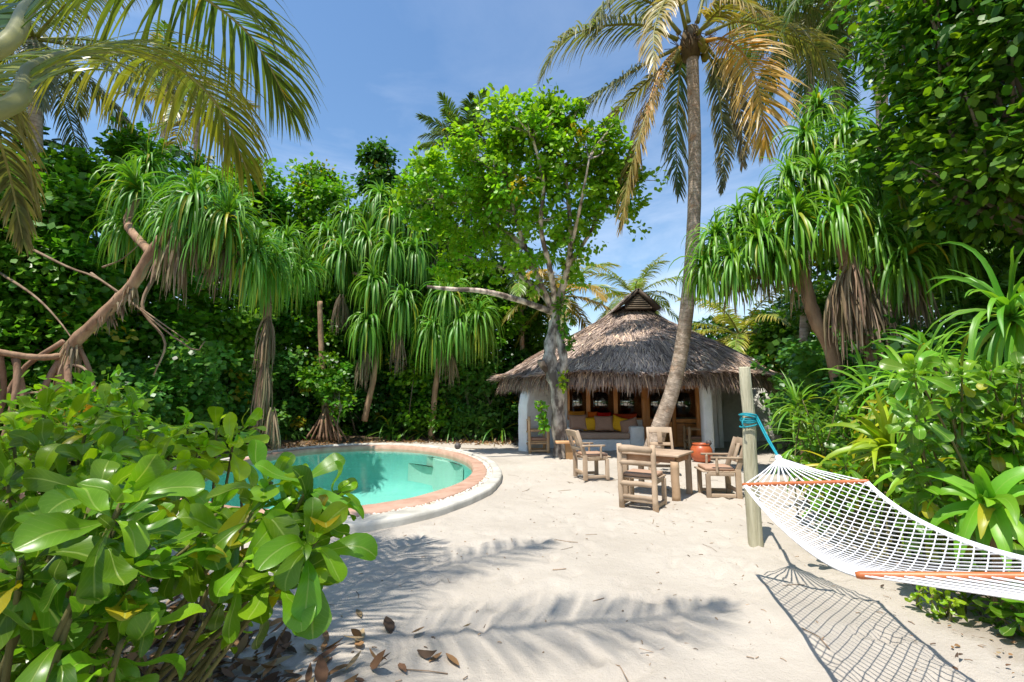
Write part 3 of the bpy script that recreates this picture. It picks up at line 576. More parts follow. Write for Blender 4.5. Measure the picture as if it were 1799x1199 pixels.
rp_.tube(smooth_path([st_, (st_+KN)/2+A(0, 0, -.02), KN+A(0, .02, .02)], 8), .009, 6, (1, 1, 1)); rp_.tube(smooth_path([st_+A(.01, 0, .02), (st_+KN)/2+A(.015, .01, 0), KN+A(.01, .02, .02)], 8), .009, 6, (1, 1, 1))
rp_.tube(smooth_path([st_+A(-.13, .01, .0), st_+A(-.17, -.01, -.05), st_+A(-.15, -.02, -.11)], 6), .008, 6, (1, 1, 1))
tag(rp_.build('rope', M['teal']), 'teal rope wound round the grey post and tied to the hammock', 'rope')
hm = empty('hammock', (B1L+B2R)/2*A(1, 1, 0), 'white netted cord hammock with two orange wooden spreader bars', 'hammock')
for a, b_ in ((B1L, B1R), (B2L, B2R)):
    s = Soup(); pp = np.linspace(a, b_, 9); pp = np.vstack([a-(b_-a)*.02, pp, b_+(b_-a)*.02]); s.tube(pp, [.012]+[.0165]*9+[.012], 10, (1, 1, 1)); s.build('spreader_bar', M['bar'], hm)
NU, NV = 21, 13
def H(u, v):
    a = B1L*(1-u)+B2L*u; b_ = B1R*(1-u)+B2R*u; p_ = a*(1-v)+b_*v; sag = 4*u*(1-u); cr = 4*v*(1-v)
    p_ = p_+A(0, 0, -1)*(sag*.15+.10*sag*cr); mid = (a+b_)/2; return p_+(mid-p_)*(.10*sag)
ns = Soup(); rr = .0042
for k in range(NV+1):
    for ph in (0, 1):
        pts = []
        for r_ in range(NU*2+1):
            v = (k+(.5 if (r_ % 2) else 0)*(1 if ph else -1)*(1 if (r_//2) % 2 == 0 else 1))/NV
            w__ = .5*(1-math.cos(math.pi*min(1, r_/2)))
            pts.append((r_/(NU*2), min(max(v, 0), 1)))
        if (k == 0 and ph == 0) or (k == NV and ph == 1): continue
        ns.tube(np.array([H(*q_) for q_ in pts]), rr, 5, (1, 1, 1), cap=False)
for v in (0, 1): 
    for o_ in (0, .008, -.008): ns.tube(np.array([H(u, v)+A(o_, 0, o_*.7) for u in np.linspace(0, 1, 40)]), .006, 6, (1, 1, 1))
ns.build('net', M['cord'], hm)
for a, b_, kn in ((B1L, B1R, KN), (B2L, B2R, K2)):
    s = Soup()
    for k in range(NV+1):
        for dd in (-.006, .006):
            e_ = a+(b_-a)*k/NV+A(dd, 0, 0); s.tube(np.array([e_, (e_+kn)/2+A(0, 0, -.012), kn+A(dd, 0, dd)]), .0038, 5, (1, 1, 1), cap=False)
    s.build('suspension_cords', M['cord'], hm)
    th = np.linspace(-1.5, 1.5, 8); Soup().tube(kn+np.column_stack([th*0, th*0, .034*np.sin(th)]), .032*np.cos(th), 12, (1, 1, 1), .08).build('knot', M['cord'], hm)
# ================================================================== vegetation builders
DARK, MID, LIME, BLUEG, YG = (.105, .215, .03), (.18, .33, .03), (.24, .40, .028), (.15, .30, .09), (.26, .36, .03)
def vary(c, n, s=.3, hue=.15):
    c = np.array(c); g_ = rng.uniform(1-s, 1+s, (n, 1)); h = rng.uniform(-1, 1, (n, 1)); o = c*g_*(1+h*A(1, .15, -.2)*hue*2)
    y = rng.random((n, 1)) < .012; return np.clip(np.where(y, A(.5, .36, .04)*g_, o), .004, .9)
def grow(p0, d0, Ln, K, droop, wob=0.):
    Pt = np.zeros((len(p0), K, 3)); Pt[:, 0] = p0; d = nrm(d0); st = (Ln/(K-1))[:, None]
    droop = np.broadcast_to(droop, (len(p0),))[:, None]
    for k in range(1, K):
        d = d+A(0, 0, -1)*droop*st*(k/K*1.3+.35)
        if wob: d = d+rng.normal(0, wob, d.shape)
        d = nrm(d); Pt[:, k] = Pt[:, k-1]+d*st
    return Pt
def leafcloud(s, C, outd, Ln, asp, col, K=3, droop=.5, upb=1.0):
    n = len(C); d = nrm(outd+rng.normal(0, .55, (n, 3))+A(0, 0, -.25)); up = A(-.12, -.22, .8)*upb+rng.normal(0, .5, (n, 3))+outd*.7
    S = nrm(np.cross(d, up)); Lv = Ln*rng.uniform(.65, 1.25, n)
    prof_ = {3: [.30, 1, .12], 4: [.2, .95, .85, .08]}[K]
    Pt = grow(C, d, Lv, K, droop/np.maximum(Lv, .05)*.6)
    s.ribbons(Pt, (Lv*asp)[:, None]*np.array(prof_), S, col)
def crown(lobes, nclump, per, Ln, asp, col, col2=None, cr=.4, low=-.35, K=3, fill=.5, s=.3):
    """leaf clumps through the volume of several ellipsoids; returns leaf soup and clump centres"""
    lb = np.array(lobes, float); vol = (lb[:, 3]*lb[:, 4]*lb[:, 5])**.66; li = rng.choice(len(lb), nclump, p=vol/vol.sum()); l_ = lb[li]
    dr = nrm(rng.normal(0, 1, (nclump, 3))); dr[:, 2] = np.where((dr[:, 2] < low) & (rng.random(nclump) < .7), -dr[:, 2], dr[:, 2])
    r_ = rng.uniform(fill, 1.10, nclump)**.7; ctr = l_[:, :3]+dr*l_[:, 3:6]*r_[:, None]
    crs = cr*rng.uniform(.5, 1.5, nclump); C = np.repeat(ctr, per, 0); o_ = rng.normal(0, 1, (len(C), 3))*A(1, 1, .6); o_ = nrm(o_)*(rng.random((len(C), 1))**.45); C = C+o_*np.repeat(crs, per)[:, None]
    outd = nrm(o_*.8+np.repeat(dr, per, 0)*.5)
    cc = np.repeat(vary(col, nclump, .18, .12), per, 0)
    if col2 is not None: k = np.repeat(rng.random(nclump) < .35, per)[:, None]; cc = np.where(k, A(*col2), cc)
    cc = cc*vary((1, 1, 1), len(C), s, .12); cc = np.clip(cc, .004, .8)
    sp_ = Soup(); leafcloud(sp_, C, outd, np.full(len(C), Ln), asp, cc, K); return sp_, ctr
def limbs(s, start, targets, r0, col, sag=.1, n=7):
    for t_ in targets:
        a = np.array(start); m_ = (a+t_)/2+rng.normal(0, .12, 3)*np.linalg.norm(t_-a)*.5+A(0, 0, sag)
        s.tube(smooth_path([a, m_, t_], 7), np.linspace(r0, r0*.22, 7), n, col, .05)
def broad_tree(name, label, cat, base, top, lobes, nclump, per, Ln, asp, col, col2=None, cr=.4, r0=.14, group=None, nl=26, K=3, bark=(.8, .75, .7), m='leaf', fill=.5, trunk=None, s=.3, stems=1):
    base = np.array(base, float); o = empty(name, base, label, cat, group); sp_, ctr = crown(lobes, nclump, per, Ln, asp, col, col2, cr, K=K, fill=fill, s=s)
    ts_ = Soup(); top = np.array(top, float)
    for q_ in range(stems):
        tp = top+(rng.normal(0, .5, 3)*A(1, 1, .3) if q_ else 0); bs_ = base+(rng.normal(0, .25, 3)*A(1, 1, 0) if q_ else 0)
        path = trunk if trunk is not None and q_ == 0 else [bs_-A(0, 0, .2), (bs_*.6+tp*.4)+rng.normal(0, .15, 3), tp]
        ts_.tube(smooth_path(path, 16), np.linspace(r0, r0*.55, 16), 10, bark, .08)
        lim = ctr[rng.choice(len(ctr), min(nl//stems+1, len(ctr)), replace=False)]; limbs(ts_, smooth_path(path, 16)[-3], lim, r0*.32, bark)
    sp_.build('crown', M[m], o); ts_.build('trunk', M['bark'], o); return o
# ---- palms
def frond_soup(path, Lmax, n, col, tip, width=.04, K=5, droop=1.5, rr=.03, side=None, rcol=(.30, .30, .08), spread=1., petiole=.14, ragged=.1, dead=False):
    path = smooth_path(path, 40) if len(path) < 12 else np.array(path); s = Soup(); T = nrm(np.gradient(path, axis=0)); k = len(path)
    rad = np.interp(np.linspace(0, 1, k), [0, .05, .15, .6, 1], [rr*1.5, rr*1.3, rr, rr*.5, rr*.12]); s.tube(path, rad, 7, rcol)
    t_ = np.repeat(np.linspace(petiole, .995, n), 2); sg = np.tile([-1, 1], n).astype(float); t_ = np.clip(t_+rng.normal(0, .003, 2*n), petiole, 1)
    fi = t_*(k-1); i0 = np.clip(fi.astype(int), 0, k-2); f = (fi-i0)[:, None]; p0 = path[i0]*(1-f)+path[i0+1]*f; T0 = T[i0]
    if side is None:
        h = path[-1]-path[0]; h[2] = 0; side = nrm(np.cross(nrm(h+1e-4), A(0, 0, 1)))
    S0 = nrm(side-T0*(T0@side)[:, None]); Nn = nrm(np.cross(S0, T0)); Nn = Nn*np.sign(Nn[:, 2:3]+1e-6)
    an = np.interp(t_, [0, .3, .8, 1], [1.25, 1.05, .75, .25])[:, None]*spread
    d = S0*sg[:, None]*np.sin(an)+T0*np.cos(an)+Nn*.22+rng.normal(0, ragged*.6, (2*n, 3))
    u = (t_-petiole)/(1-petiole); Ln = Lmax*np.clip(np.sin(np.pi*(.13+.80*u)), .05, 1)**.7*rng.uniform(.85, 1.1, 2*n)
    keep = rng.random(2*n) > ragged*.5; p0, d, Ln, S0, sg, T0, Nn, u = [q_[keep] for q_ in (p0, d, Ln, S0, sg, T0, Nn, u)]
    m_ = len(p0); Pt = grow(p0, d, Ln, K, droop*rng.uniform(.7, 1.3, m_)/Lmax, .03)
    Wd = width*np.interp(np.linspace(0, 1, K), [0, .15, .6, 1], [.5, 1, .8, .08])*rng.uniform(.8, 1.15, (m_, 1))
    c1 = vary(col, m_, .25, .1); c2 = np.array(tip)*rng.uniform(.6, 1.2, (m_, 1)); s.ribbons(Pt, Wd, nrm(np.cross(d, Nn)+rng.normal(0, .25, (m_, 3))), c1, c2); return s
def rfrond(c, az, el, Ln, droop=.32, K=16):
    d = A(math.cos(az)*math.cos(el), math.sin(az)*math.cos(el), math.sin(el)); return grow(np.array([c]), np.array([d]), np.array([Ln]), K, droop)[0]
def coconut_palm(label, base, crown_, nf, Ln, group=None, lean=None, r0=.17, n=45, width=.05, cols=(MID, DARK), Lmax=.8, tip=(.12, .18, .03), els=(-.7, 1.2), seed=1, path=None, dl=1.2, droop=.32, name='coconut_palm', K=4):
    base = np.array(base, float); c = np.array(crown_, float); o = empty(name, base, label, 'palm tree', group)
    path = path if path is not None else [base-A(0, 0, .2), base*.6+c*.4+A(.1, .05, 0), c]
    pp = smooth_path(path, 30); Soup().tube(pp, np.interp(np.linspace(0, 1, 30), [0, .06, .2, 1], [r0*1.5, r0*1.15, r0, r0*.75]), 14, (1, 1, 1), .02).build('trunk', M['palmbark'], o)
    for q_ in range(nf):
        az = q_*2.399+seed; el = els[1]-(els[1]-els[0])*((q_+.5)/nf)**.9; dead = q_ > nf-2
        p_ = rfrond(c, az, el, Ln*rng.uniform(.85, 1.05), droop*rng.uniform(.8, 1.3)); cl = cols[q_ % len(cols)]
        frond_soup(p_, Lmax, n, cl, tip, width, K, dl, .035).build('frond', M['frond'], o)
    return o
# ---- pandanus
def leaf_head(s, c, up, n, Ln, wd, col=(.13, .29, .045), K=8, droop=2.2, ax=.22, tip=(.16, .24, .04), three=True):
    up = nrm(np.array(up, float)); a = nrm(np.cross(up, A(.3, .9, .1))); b_ = np.cross(up, a); k = np.arange(n); f = k/n
    th = k*2.0944+k*.11+rng.normal(0, .3, n); el = 1.35-1.75*f+rng.normal(0, .16, n)
    d = (np.cos(th)[:, None]*a+np.sin(th)[:, None]*b_)*np.cos(el)[:, None]+up*np.sin(el)[:, None]
    p0 = np.array(c)+up*(ax*(1-f))[:, None]; Lv = Ln*np.interp(f, [0, .2, .6, 1], [.5, .85, 1.05, .85])*rng.uniform(.7, 1.2, n)
    dr = droop*np.interp(f, [0, .25, 1], [.6, 1.0, 1.5])*rng.uniform(.7, 1.3, n)/Lv**.5; Pt = grow(p0, d, Lv, K, dr, .05)
    W = wd*np.interp(np.linspace(0, 1, K), [0, .1, .55, .85, 1], [1.1, 1, .8, .4, .06])*rng.uniform(.8, 1.2, (n, 1))
    c1 = vary(col, n, .28, .15); c1 = np.where((rng.random((n, 1)) < .10) & (f[:, None] > .4), A(.38, .36, .05), c1); s.ribbons(Pt, W, np.cross(d, up)+rng.normal(0, .12, (n, 3)), c1, c1*.75+np.array(tip)*.25, fold=.35)
def skirt(s, c, n, Ln, wd=.035, spread=.25, col=(.34, .25, .17)):
    th = rng.uniform(0, 6.28, n); r_ = rng.uniform(.02, spread, n); p0 = np.array(c)+np.stack([np.cos(th)*.06, np.sin(th)*.06, rng.uniform(-.25, .1, n)], -1)
    d = np.stack([np.cos(th)*r_*3, np.sin(th)*r_*3, -np.ones(n)*.6], -1); Pt = grow(p0, d, Ln*rng.uniform(.5, 1.1, n), 7, 3.5, .07)
    s.ribbons(Pt, wd*rng.uniform(.4, 1.2, (n, 1))*np.array([.8, 1, 1, .9, .8, .6, .15]), rng.normal(0, 1, (n, 3)), np.array(col)*rng.uniform(.5, 1.3, (n, 1))*(1+rng.normal(0, .06, (n, 3))))
def pandanus(label, base, paths, heads, roots=(), skirts=(), wd=.055, group='pandanus trees around the clearing', col=(.13, .29, .045), rt=(.62, .42, .30), n=85, branches=()):
    o = empty('pandanus_tree', base, label, 'pandanus tree', group); s = Soup()
    for p_, r0, r1 in paths:
        pp = smooth_path(p_, 26); s.tube(pp, np.linspace(r0, r1, 26)*(1+.06*np.sin(np.arange(26)*2.4)), 10, A(1.15, .85, .64), .09)
    s.build('trunk', M['bark'], o)
    for p_, r0 in branches: s2 = Soup(); s2.tube(smooth_path(p_, 14), np.linspace(r0, r0*.3, 14), 6, A(.9, .75, .6), .08); s2.build('branch', M['bark'], o)
    for p_, r0 in roots: s2 = Soup(); s2.tube(smooth_path(p_, 10), np.linspace(r0, r0*.8, 10), 8, A(.95, .68, .52), .05); s2.build('prop_root', M['bark'], o)
    for h in heads:
        c, up, Ln = h[:3]; nn = h[3] if len(h) > 3 else n; s2 = Soup(); leaf_head(s2, c, up, int(nn), Ln, wd, col, droop=rng.uniform(3.2, 4.4)); s2.build('leaf_head', M['strap'], o)
    for c, nn, Ln, sprd in skirts: s2 = Soup(); skirt(s2, c, nn, Ln, .04, sprd); s2.build('dead_leaves', M['dead'], o)
    return o
# ---- big obovate rosettes (beach cabbage)
RI = np.array([0, 2, 4, 6, 8, 10, 12, 13, 14, 15, 16])
def rosette(s, c, up, n, Ln, col, K=17, flat=0.):
    up = nrm(np.array(up, float)); a = nrm(np.cross(up, A(.3, .8, .2))); b_ = np.cross(up, a); k = np.arange(n); f = k/max(n-1, 1); th = k*2.4+rng.uniform(0, 6)+rng.normal(0, .15, n)
    el = 1.35-1.6*f**.9+rng.normal(0, .15, n)-flat; d = (np.cos(th)[:, None]*a+np.sin(th)[:, None]*b_)*np.cos(el)[:, None]+up*np.sin(el)[:, None]
    p0 = np.array(c)-up*(.07*f)[:, None]; Lv = Ln*np.interp(f, [0, .3, 1], [.55, 1.05, 1.1])*rng.uniform(.68, 1.2, n); Pt = grow(p0, d, Lv, K, rng.uniform(.6, 7.5, n), .045)
    Pt = Pt[:, RI]; tt_ = RI/16.; W = Lv[:, None]*rng.uniform(.33, .47, (n, 1))*np.interp(tt_, [0, .12, .3, .5, .7, .82, .9, .96, 1], [.10, .14, .38, .70, .97, 1, .86, .60, .22]); S_ = nrm(np.cross(d, up))+rng.normal(0, .18, (n, 3))
    Pt = Pt+np.cross(S_, d)[:, None]*(.012*np.sin(tt_*7+rng.uniform(0, 6, (n, 1))))[..., None]
    c1 = vary(col, n, .32, .12)*rng.uniform(.75, 1.15); c1 = np.where((f[:, None] > .7) & (rng.random((n, 1)) < .06), A(.48, .40, .04), c1); c1 = c1*(1+np.array([.5, .25, 0])*(1-f[:, None])*.7); s.ribbons(Pt, W, S_, c1, fold=rng.choice([.12, .3, .5]))
def cabbage(label, base, pts, col=LIME, Ln=.17, n=13, lowl=True, group='beach cabbage shrubs', low=None, name='beach_cabbage_shrub', stem_c=(.55, .62, .28), each=None):
    base = np.array(base, float); o = empty(name, base, label, 'shrub', group); lf = Soup(); st = Soup()
    for q_ in pts:
        c = np.array(q_[:3]); ls = q_[3] if len(q_) > 3 else 1.; up = np.array(q_[4]) if len(q_) > 4 else nrm((c-base)*A(.5, .5, .0)+A(0, 0, 1.0)+rng.normal(0, .25, 3))
        rosette(lf, c, up, int(n*rng.uniform(.8, 1.2)), Ln*ls*rng.uniform(.85, 1.1), col if rng.random() < .7 else tuple(np.array(col)*.7))
        b0 = base+rng.normal(0, .12, 3)*A(1, 1, 0); b0[2] = base[2]-.03; m_ = b0*.45+c*.55-nrm(up)*.12+rng.normal(0, .05, 3); st.tube(smooth_path([b0, m_, c-nrm(up)*.06, c], 10), np.linspace(.010, .006, 10), 6, stem_c, .06)
        # lower leaves along the stem
        for w__ in ((.74, .88) if lowl else (.90,)):
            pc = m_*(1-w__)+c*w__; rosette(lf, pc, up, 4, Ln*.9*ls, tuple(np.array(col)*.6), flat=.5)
    lf.build('leaves', M['gloss'], o); st.build('stems', M['bark'], o); return o
# ================================================================== planting
def gr(x, y): return (x, y, gz(x, y))
# far wood behind everything: one uncountable mass
path = smooth_path([(-17, -2), (-16, 6), (-14.5, 13), (-12, 20), (-6, 25), (2, 28), (9, 28), (15, 24), (19, 17), (18, 9), (15, 2)], 200)if False else smooth_path([(-17, -2, 9), (-15, 6, 9), (-13.5, 13, 10), (-10.5, 20, 11), (-5, 24, 11), (.5, 25.5, 8), (5, 29, 5.4), (10, 28, 5.2), (15, 24, 8), (19, 17, 10), (17, 9, 9), (14, 2, 8)], 240)
n_ = 80000; ii = rng.integers(0, 239, n_); f = rng.random((n_, 1)); c = path[ii]*(1-f)+path[ii+1]*f; hgt = c[:, 2].copy()*(1+.5*vnoise(c[:, 0]*1.0, c[:, 1], 2.2, 30)); c[:, 2] = rng.random(n_)**.9*hgt
tang = nrm(path[ii+1]-path[ii]); nd_ = np.stack([tang[:, 1], -tang[:, 0], tang[:, 0]*0], -1)
bl = vnoise(c[:, 0]+c[:, 1]*.7, c[:, 2]*1.3+c[:, 1]*.3, 1.1, 31); c = c+nd_*(bl*2.6+rng.uniform(-1.2, .2, n_))[:, None]
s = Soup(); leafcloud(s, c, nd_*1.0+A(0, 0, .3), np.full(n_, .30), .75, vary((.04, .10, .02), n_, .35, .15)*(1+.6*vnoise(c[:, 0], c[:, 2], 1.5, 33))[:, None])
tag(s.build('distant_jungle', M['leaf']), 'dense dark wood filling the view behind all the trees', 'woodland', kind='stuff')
# back and side broadleaf trees: (px, py of crown top, Y, half width px, label, colours, leaf)
def wall_tree(px, py, Yd, hw, label, col, col2=None, Ln=.2, asp=.85, ncl=230, per=42, lo_=.8, name='jungle_tree', hw_top=.92, s=.3, cr=.55, base_px=None):
    top = P(px, py, Yd); W_ = hw/F*Yd*1.02; lob = []; z0 = lo_; z1 = top[2]; nl = max(4, int((z1-z0)/1.7))
    for k in range(nl+1):
        f = k/nl; z = z0+(z1-z0)*f*.93; r_ = W_*(1-(1-hw_top)*f)*(.75 if k == nl else 1)
        for q_ in range(3):
            rr_ = r_*rng.uniform(.5, .75); lob.append((top[0]*(.92+.08*f)+rng.uniform(-1, 1)*(r_-rr_), top[1]+rng.uniform(-.9, .6), z-(rr_*.5 if k == nl else 0), rr_, rr_*.85, rr_*.8))
    bx = top[0]*.98; base = gr(bx, Yd+.3); return broad_tree(name, label, 'tree', base, (bx, Yd+.3, z0+(z1-z0)*.5), lob, int(ncl*1.3), per, Ln, asp, col, col2, cr, .16, 'broadleaf trees walling the clearing', 22, s=s)
wall_tree(-20, 330, 10.0, 120, 'broadleaf tree at the far left edge below the hanging palm frond', (.15, .30, .03), None, .15, .85, 240, 50, 1.5)
wall_tree(120, 265, 11.3, 110, 'sunlit broadleaf tree left of the drooping pandanus, under the palm fronds', (.13, .28, .03), None, .17, .9, 270, 50, 1.5)
wall_tree(255, 235, 13.0, 95, 'broadleaf tree behind the leftmost pandanus heads', (.13, .28, .03), None, .19, .9, 260, 46, 1.5)
wall_tree(375, 300, 16.5, 100, 'broadleaf tree just left of the lowest dip in the treeline', MID, LIME, .2, .9, 260, 44)
wall_tree(470, 288, 19.5, 92, 'bright green rounded tree at the back left, beside the open sky', (.16, .33, .03), None, .2, .9, 280, 46)
wall_tree(565, 283, 20.5, 88, 'bright rounded tree left of the tall dark one', (.16, .33, .03), LIME, .2, .9, 280, 46)
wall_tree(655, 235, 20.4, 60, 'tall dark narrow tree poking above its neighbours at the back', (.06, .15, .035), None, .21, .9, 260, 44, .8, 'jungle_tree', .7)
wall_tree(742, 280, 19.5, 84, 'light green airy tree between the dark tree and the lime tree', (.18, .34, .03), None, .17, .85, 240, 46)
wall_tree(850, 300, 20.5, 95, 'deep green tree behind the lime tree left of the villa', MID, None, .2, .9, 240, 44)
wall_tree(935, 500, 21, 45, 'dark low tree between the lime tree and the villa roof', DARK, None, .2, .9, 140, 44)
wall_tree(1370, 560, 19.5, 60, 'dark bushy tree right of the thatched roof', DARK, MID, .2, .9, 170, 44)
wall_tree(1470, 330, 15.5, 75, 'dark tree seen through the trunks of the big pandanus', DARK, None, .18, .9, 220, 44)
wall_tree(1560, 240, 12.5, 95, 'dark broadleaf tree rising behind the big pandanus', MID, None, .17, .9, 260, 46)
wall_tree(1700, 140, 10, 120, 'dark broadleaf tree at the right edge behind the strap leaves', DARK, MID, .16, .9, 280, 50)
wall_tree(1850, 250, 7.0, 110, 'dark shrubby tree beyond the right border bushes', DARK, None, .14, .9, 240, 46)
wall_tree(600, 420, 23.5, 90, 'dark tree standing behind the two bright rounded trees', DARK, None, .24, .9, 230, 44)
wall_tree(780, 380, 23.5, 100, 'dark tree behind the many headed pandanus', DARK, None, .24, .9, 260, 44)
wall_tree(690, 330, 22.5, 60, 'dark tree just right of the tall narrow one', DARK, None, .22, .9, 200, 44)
# understory shrubs with round bluish leaves along the back edge
und = [(30, 10.6, 2.2), (190, 10.8, 2.6), (300, 12.8, 2.9), (395, 15.5, 2.9), (470, 17.6, 3.2), (560, 18.9, 3.1), (635, 19.2, 3.0), (710, 19.2, 3.2), (780, 19.2, 3.0), (850, 18.8, 3.0), (895, 19.4, 3.4), (1455, 12.6, 2.9), (1490, 10.6, 2.8), (1560, 8.7, 2.6), (1660, 7.2, 2.3), (1440, 15.6, 3.0)]
wh = ['at the far left behind the stilt roots', 'in the dark gap right of the stilt roots', 'under the leaning pandanus trunk', 'left of the dead leaf column', 'right of the dead leaf column', 'behind the fan of prop roots', 'above the bright strap plant', 'at the middle of the back edge', 'below the lowest pandanus heads', 'above the pool\'s far right rim', 'just left of the villa wing wall', 'right of the bathroom wall', 'under the curved pandanus trunk', 'below the grey skirt of dead leaves', 'behind the strap leaves at the right', 'behind the bathroom wall']
for (px, Yd, h), wl_ in zip(und, wh):
    x = (px-899.5)/F*Yd; lob = [(x+rng.uniform(-.9, .9), Yd+rng.uniform(-.4, .5), z, .9, .7, .65) for z in np.linspace(.5, h-.4, 5) for _ in (0, 1)]
    broad_tree('understory_shrub', 'round leaved blue green shrub '+wl_, 'shrub', gr(x, Yd+.3), (x, Yd+.3, h*.5), lob, 120, 30, .15 if Yd > 9 else .12, 1.0, BLUEG if rng.random() < .6 else (.05, .14, .03), None, .35, .03, 'round leaved shrubs along the clearing edge', 20, stems=4, s=.35)
# --- the lime tree in front of the villa
Yt = 13.1
tp = [P(986, 801, Yt), P(981, 730, Yt), P(978, 680, Yt-.12), P(966, 640, Yt-.15), P(968, 600, Yt), P(976, 560, Yt), P(972, 545, Yt)]
lt = empty('lime_green_tree', tp[0], 'lime green spreading tree with knotted pale trunk before the villa', 'tree')
s = Soup(); s.tube(smooth_path([tp[0]-A(0, 0, .3)]+tp, 34), np.interp(np.linspace(0, 1, 34), [0, .1, .3, .6, .8, 1], [.30, .23, .19, .185, .16, .125])*(1+.10*np.sin(np.arange(34)*1.7)), 16, (1, 1, 1), .09)
s.tube(smooth_path([P(984, 660, Yt), P(990, 640, Yt-.15), P(986, 610, Yt-.1), P(977, 580, Yt)], 12), [.12, .15, .14, .13, .12, .12, .13, .13, .12, .12, .1, .1], 12, (1, 1, 1), .1)
s.tube(smooth_path([P(966, 652, Yt-.1), P(952, 640, Yt-.3), P(950, 633, Yt-.35)], 6), [.16, .13, .11, .11, .10, .09], 10, (.7, .6, .55), .08)
F_ = P(973, 548, Yt); FW = lambda y: -2.0*np.clip((540-y)/330., 0, 1)**.8; J = lambda *a: [P(x, y, Yt+d+FW(y)) for x, y, d in a]
big = [(J((973, 550, 0), (920, 530, -.5), (850, 512, -.9), (790, 508, -1.2), (750, 504, -1.3)), .10), (J((973, 550, 0), (955, 520, .3), (920, 490, .6), (880, 470, .8), (830, 455, .9)), .09),
       (J((973, 550, 0), (950, 500, 0), (925, 440, .2), (905, 380, .3), (890, 310, .2)), .10), (J((976, 545, 0), (990, 500, 0), (1002, 440, -.2), (1000, 370, -.1), (990, 290, 0)), .12),
       (J((975, 545, 0), (968, 480, -.4), (950, 400, -.6), (955, 320, -.5), (935, 240, -.3)), .09), (J((998, 470, -.1), (1030, 420, .2), (1060, 370, .3), (1090, 340, .3)), .07), (J((925, 440, .2), (880, 400, .6), (830, 370, .9), (780, 350, 1.0)), .06), (J((1002, 440, -.2), (1020, 360, -.6), (1035, 280, -.8)), .06)]
for pth, r_ in big: s.tube(smooth_path(pth, 14), np.linspace(r_, r_*.35, 14), 10, (1.25, 1.15, 1.1), .06)
lob = []
for x, y, d, r_ in [(930, 235, 0, 1.3), (880, 290, .3, 1.3), (985, 270, -.2, 1.3), (820, 300, .6, 1.2), (770, 340, .7, 1.0), (840, 380, .7, 1.3), (900, 350, 0, 1.4), (960, 340, -.4, 1.3), (1030, 320, -.2, 1.2), (1080, 350, .2, 1.0), (1035, 400, .3, 1.0), (970, 410, -.7, .95), (880, 430, .9, 1.0), (800, 430, .9, .9), (1100, 310, .3, .7), (1055, 260, 0, .7), (1105, 370, 0, .6), (945, 195, 0, .7), (930, 460, -.8, .6), (760, 290, .6, .6), (855, 470, .6, .7), (745, 400, .8, .7), (785, 475, .8, .65), (930, 500, -.4, .5), (1010, 455, -.3, .6), (1070, 300, 0, .7), (990, 205, -.2, .6), (900, 200, .2, .5), (1130, 355, 0, .35), (720, 330, .7, .5), (965, 168, 0, .35), (1075, 225, 0, .35), (860, 205, .2, .4), (735, 285, .5, .4), (1145, 325, .1, .25), (700, 365, .7, .3), (820, 240, .2, .4), (1010, 500, -.2, .35), (905, 470, -.5, .4), (880, 180, 0, .25), (1120, 400, .1, .25)]:
    c = P(x, y, Yt+d*.6+FW(y)); lob.append((*c, r_*.78, r_*.70, r_*.64))
sp_, ctr = crown(lob, 620, 30, .135, .85, (.28, .46, .035), (.34, .50, .04), .25, K=4, fill=.15, s=.25); sp_.build('crown', M['leaf'], lt)
ends = [smooth_path(p_, 14)[k] for p_, _ in big for k in (7, 10, 13)]
for c in ctr[::4]:
    e_ = min(ends, key=lambda q_: np.linalg.norm(q_-c)); s.tube(smooth_path([e_, (e_+c)/2+rng.normal(0, .12, 3), c], 5), [.025, .02, .016, .012, .007], 5, (1, .95, .9), cap=False)
s.build('trunk', M['spot_bark'], lt)
for x, y, d, r_, col in [(992, 570, -.35, .28, (.15, .32, .03)), (985, 540, -.3, .25, (.15, .32, .03)), (1000, 600, -.3, .2, (.12, .28, .03)), (989, 672, -.5, .2, (.36, .42, .03)), (952, 722, -.5, .2, (.20, .38, .04)), (955, 745, -.5, .16, (.17, .34, .03))]:
    n_ = 60; c = P(x, y, Yt+d); C = c+np.clip(rng.normal(0, r_*.45, (n_, 3)), -r_, r_)*A(.7, .5, 1.2); sp2 = Soup(); sp2.tube(np.array([c-A(0, 0, r_*1.2), c, c+A(0, 0, r_*1.1)]), .02, 5, (.2, .2, .08)); [sp2.tube(np.array([c*A(1, 1, 0)+A(0, 0, q_[2]), q_]), .006, 4, (.2, .24, .06)) for q_ in C]; leafcloud(sp2, C, nrm(C-c), np.full(n_, .12), .8, vary(col, n_), 4); sp2.build('leafy_shoot', M['leaf'], lt)
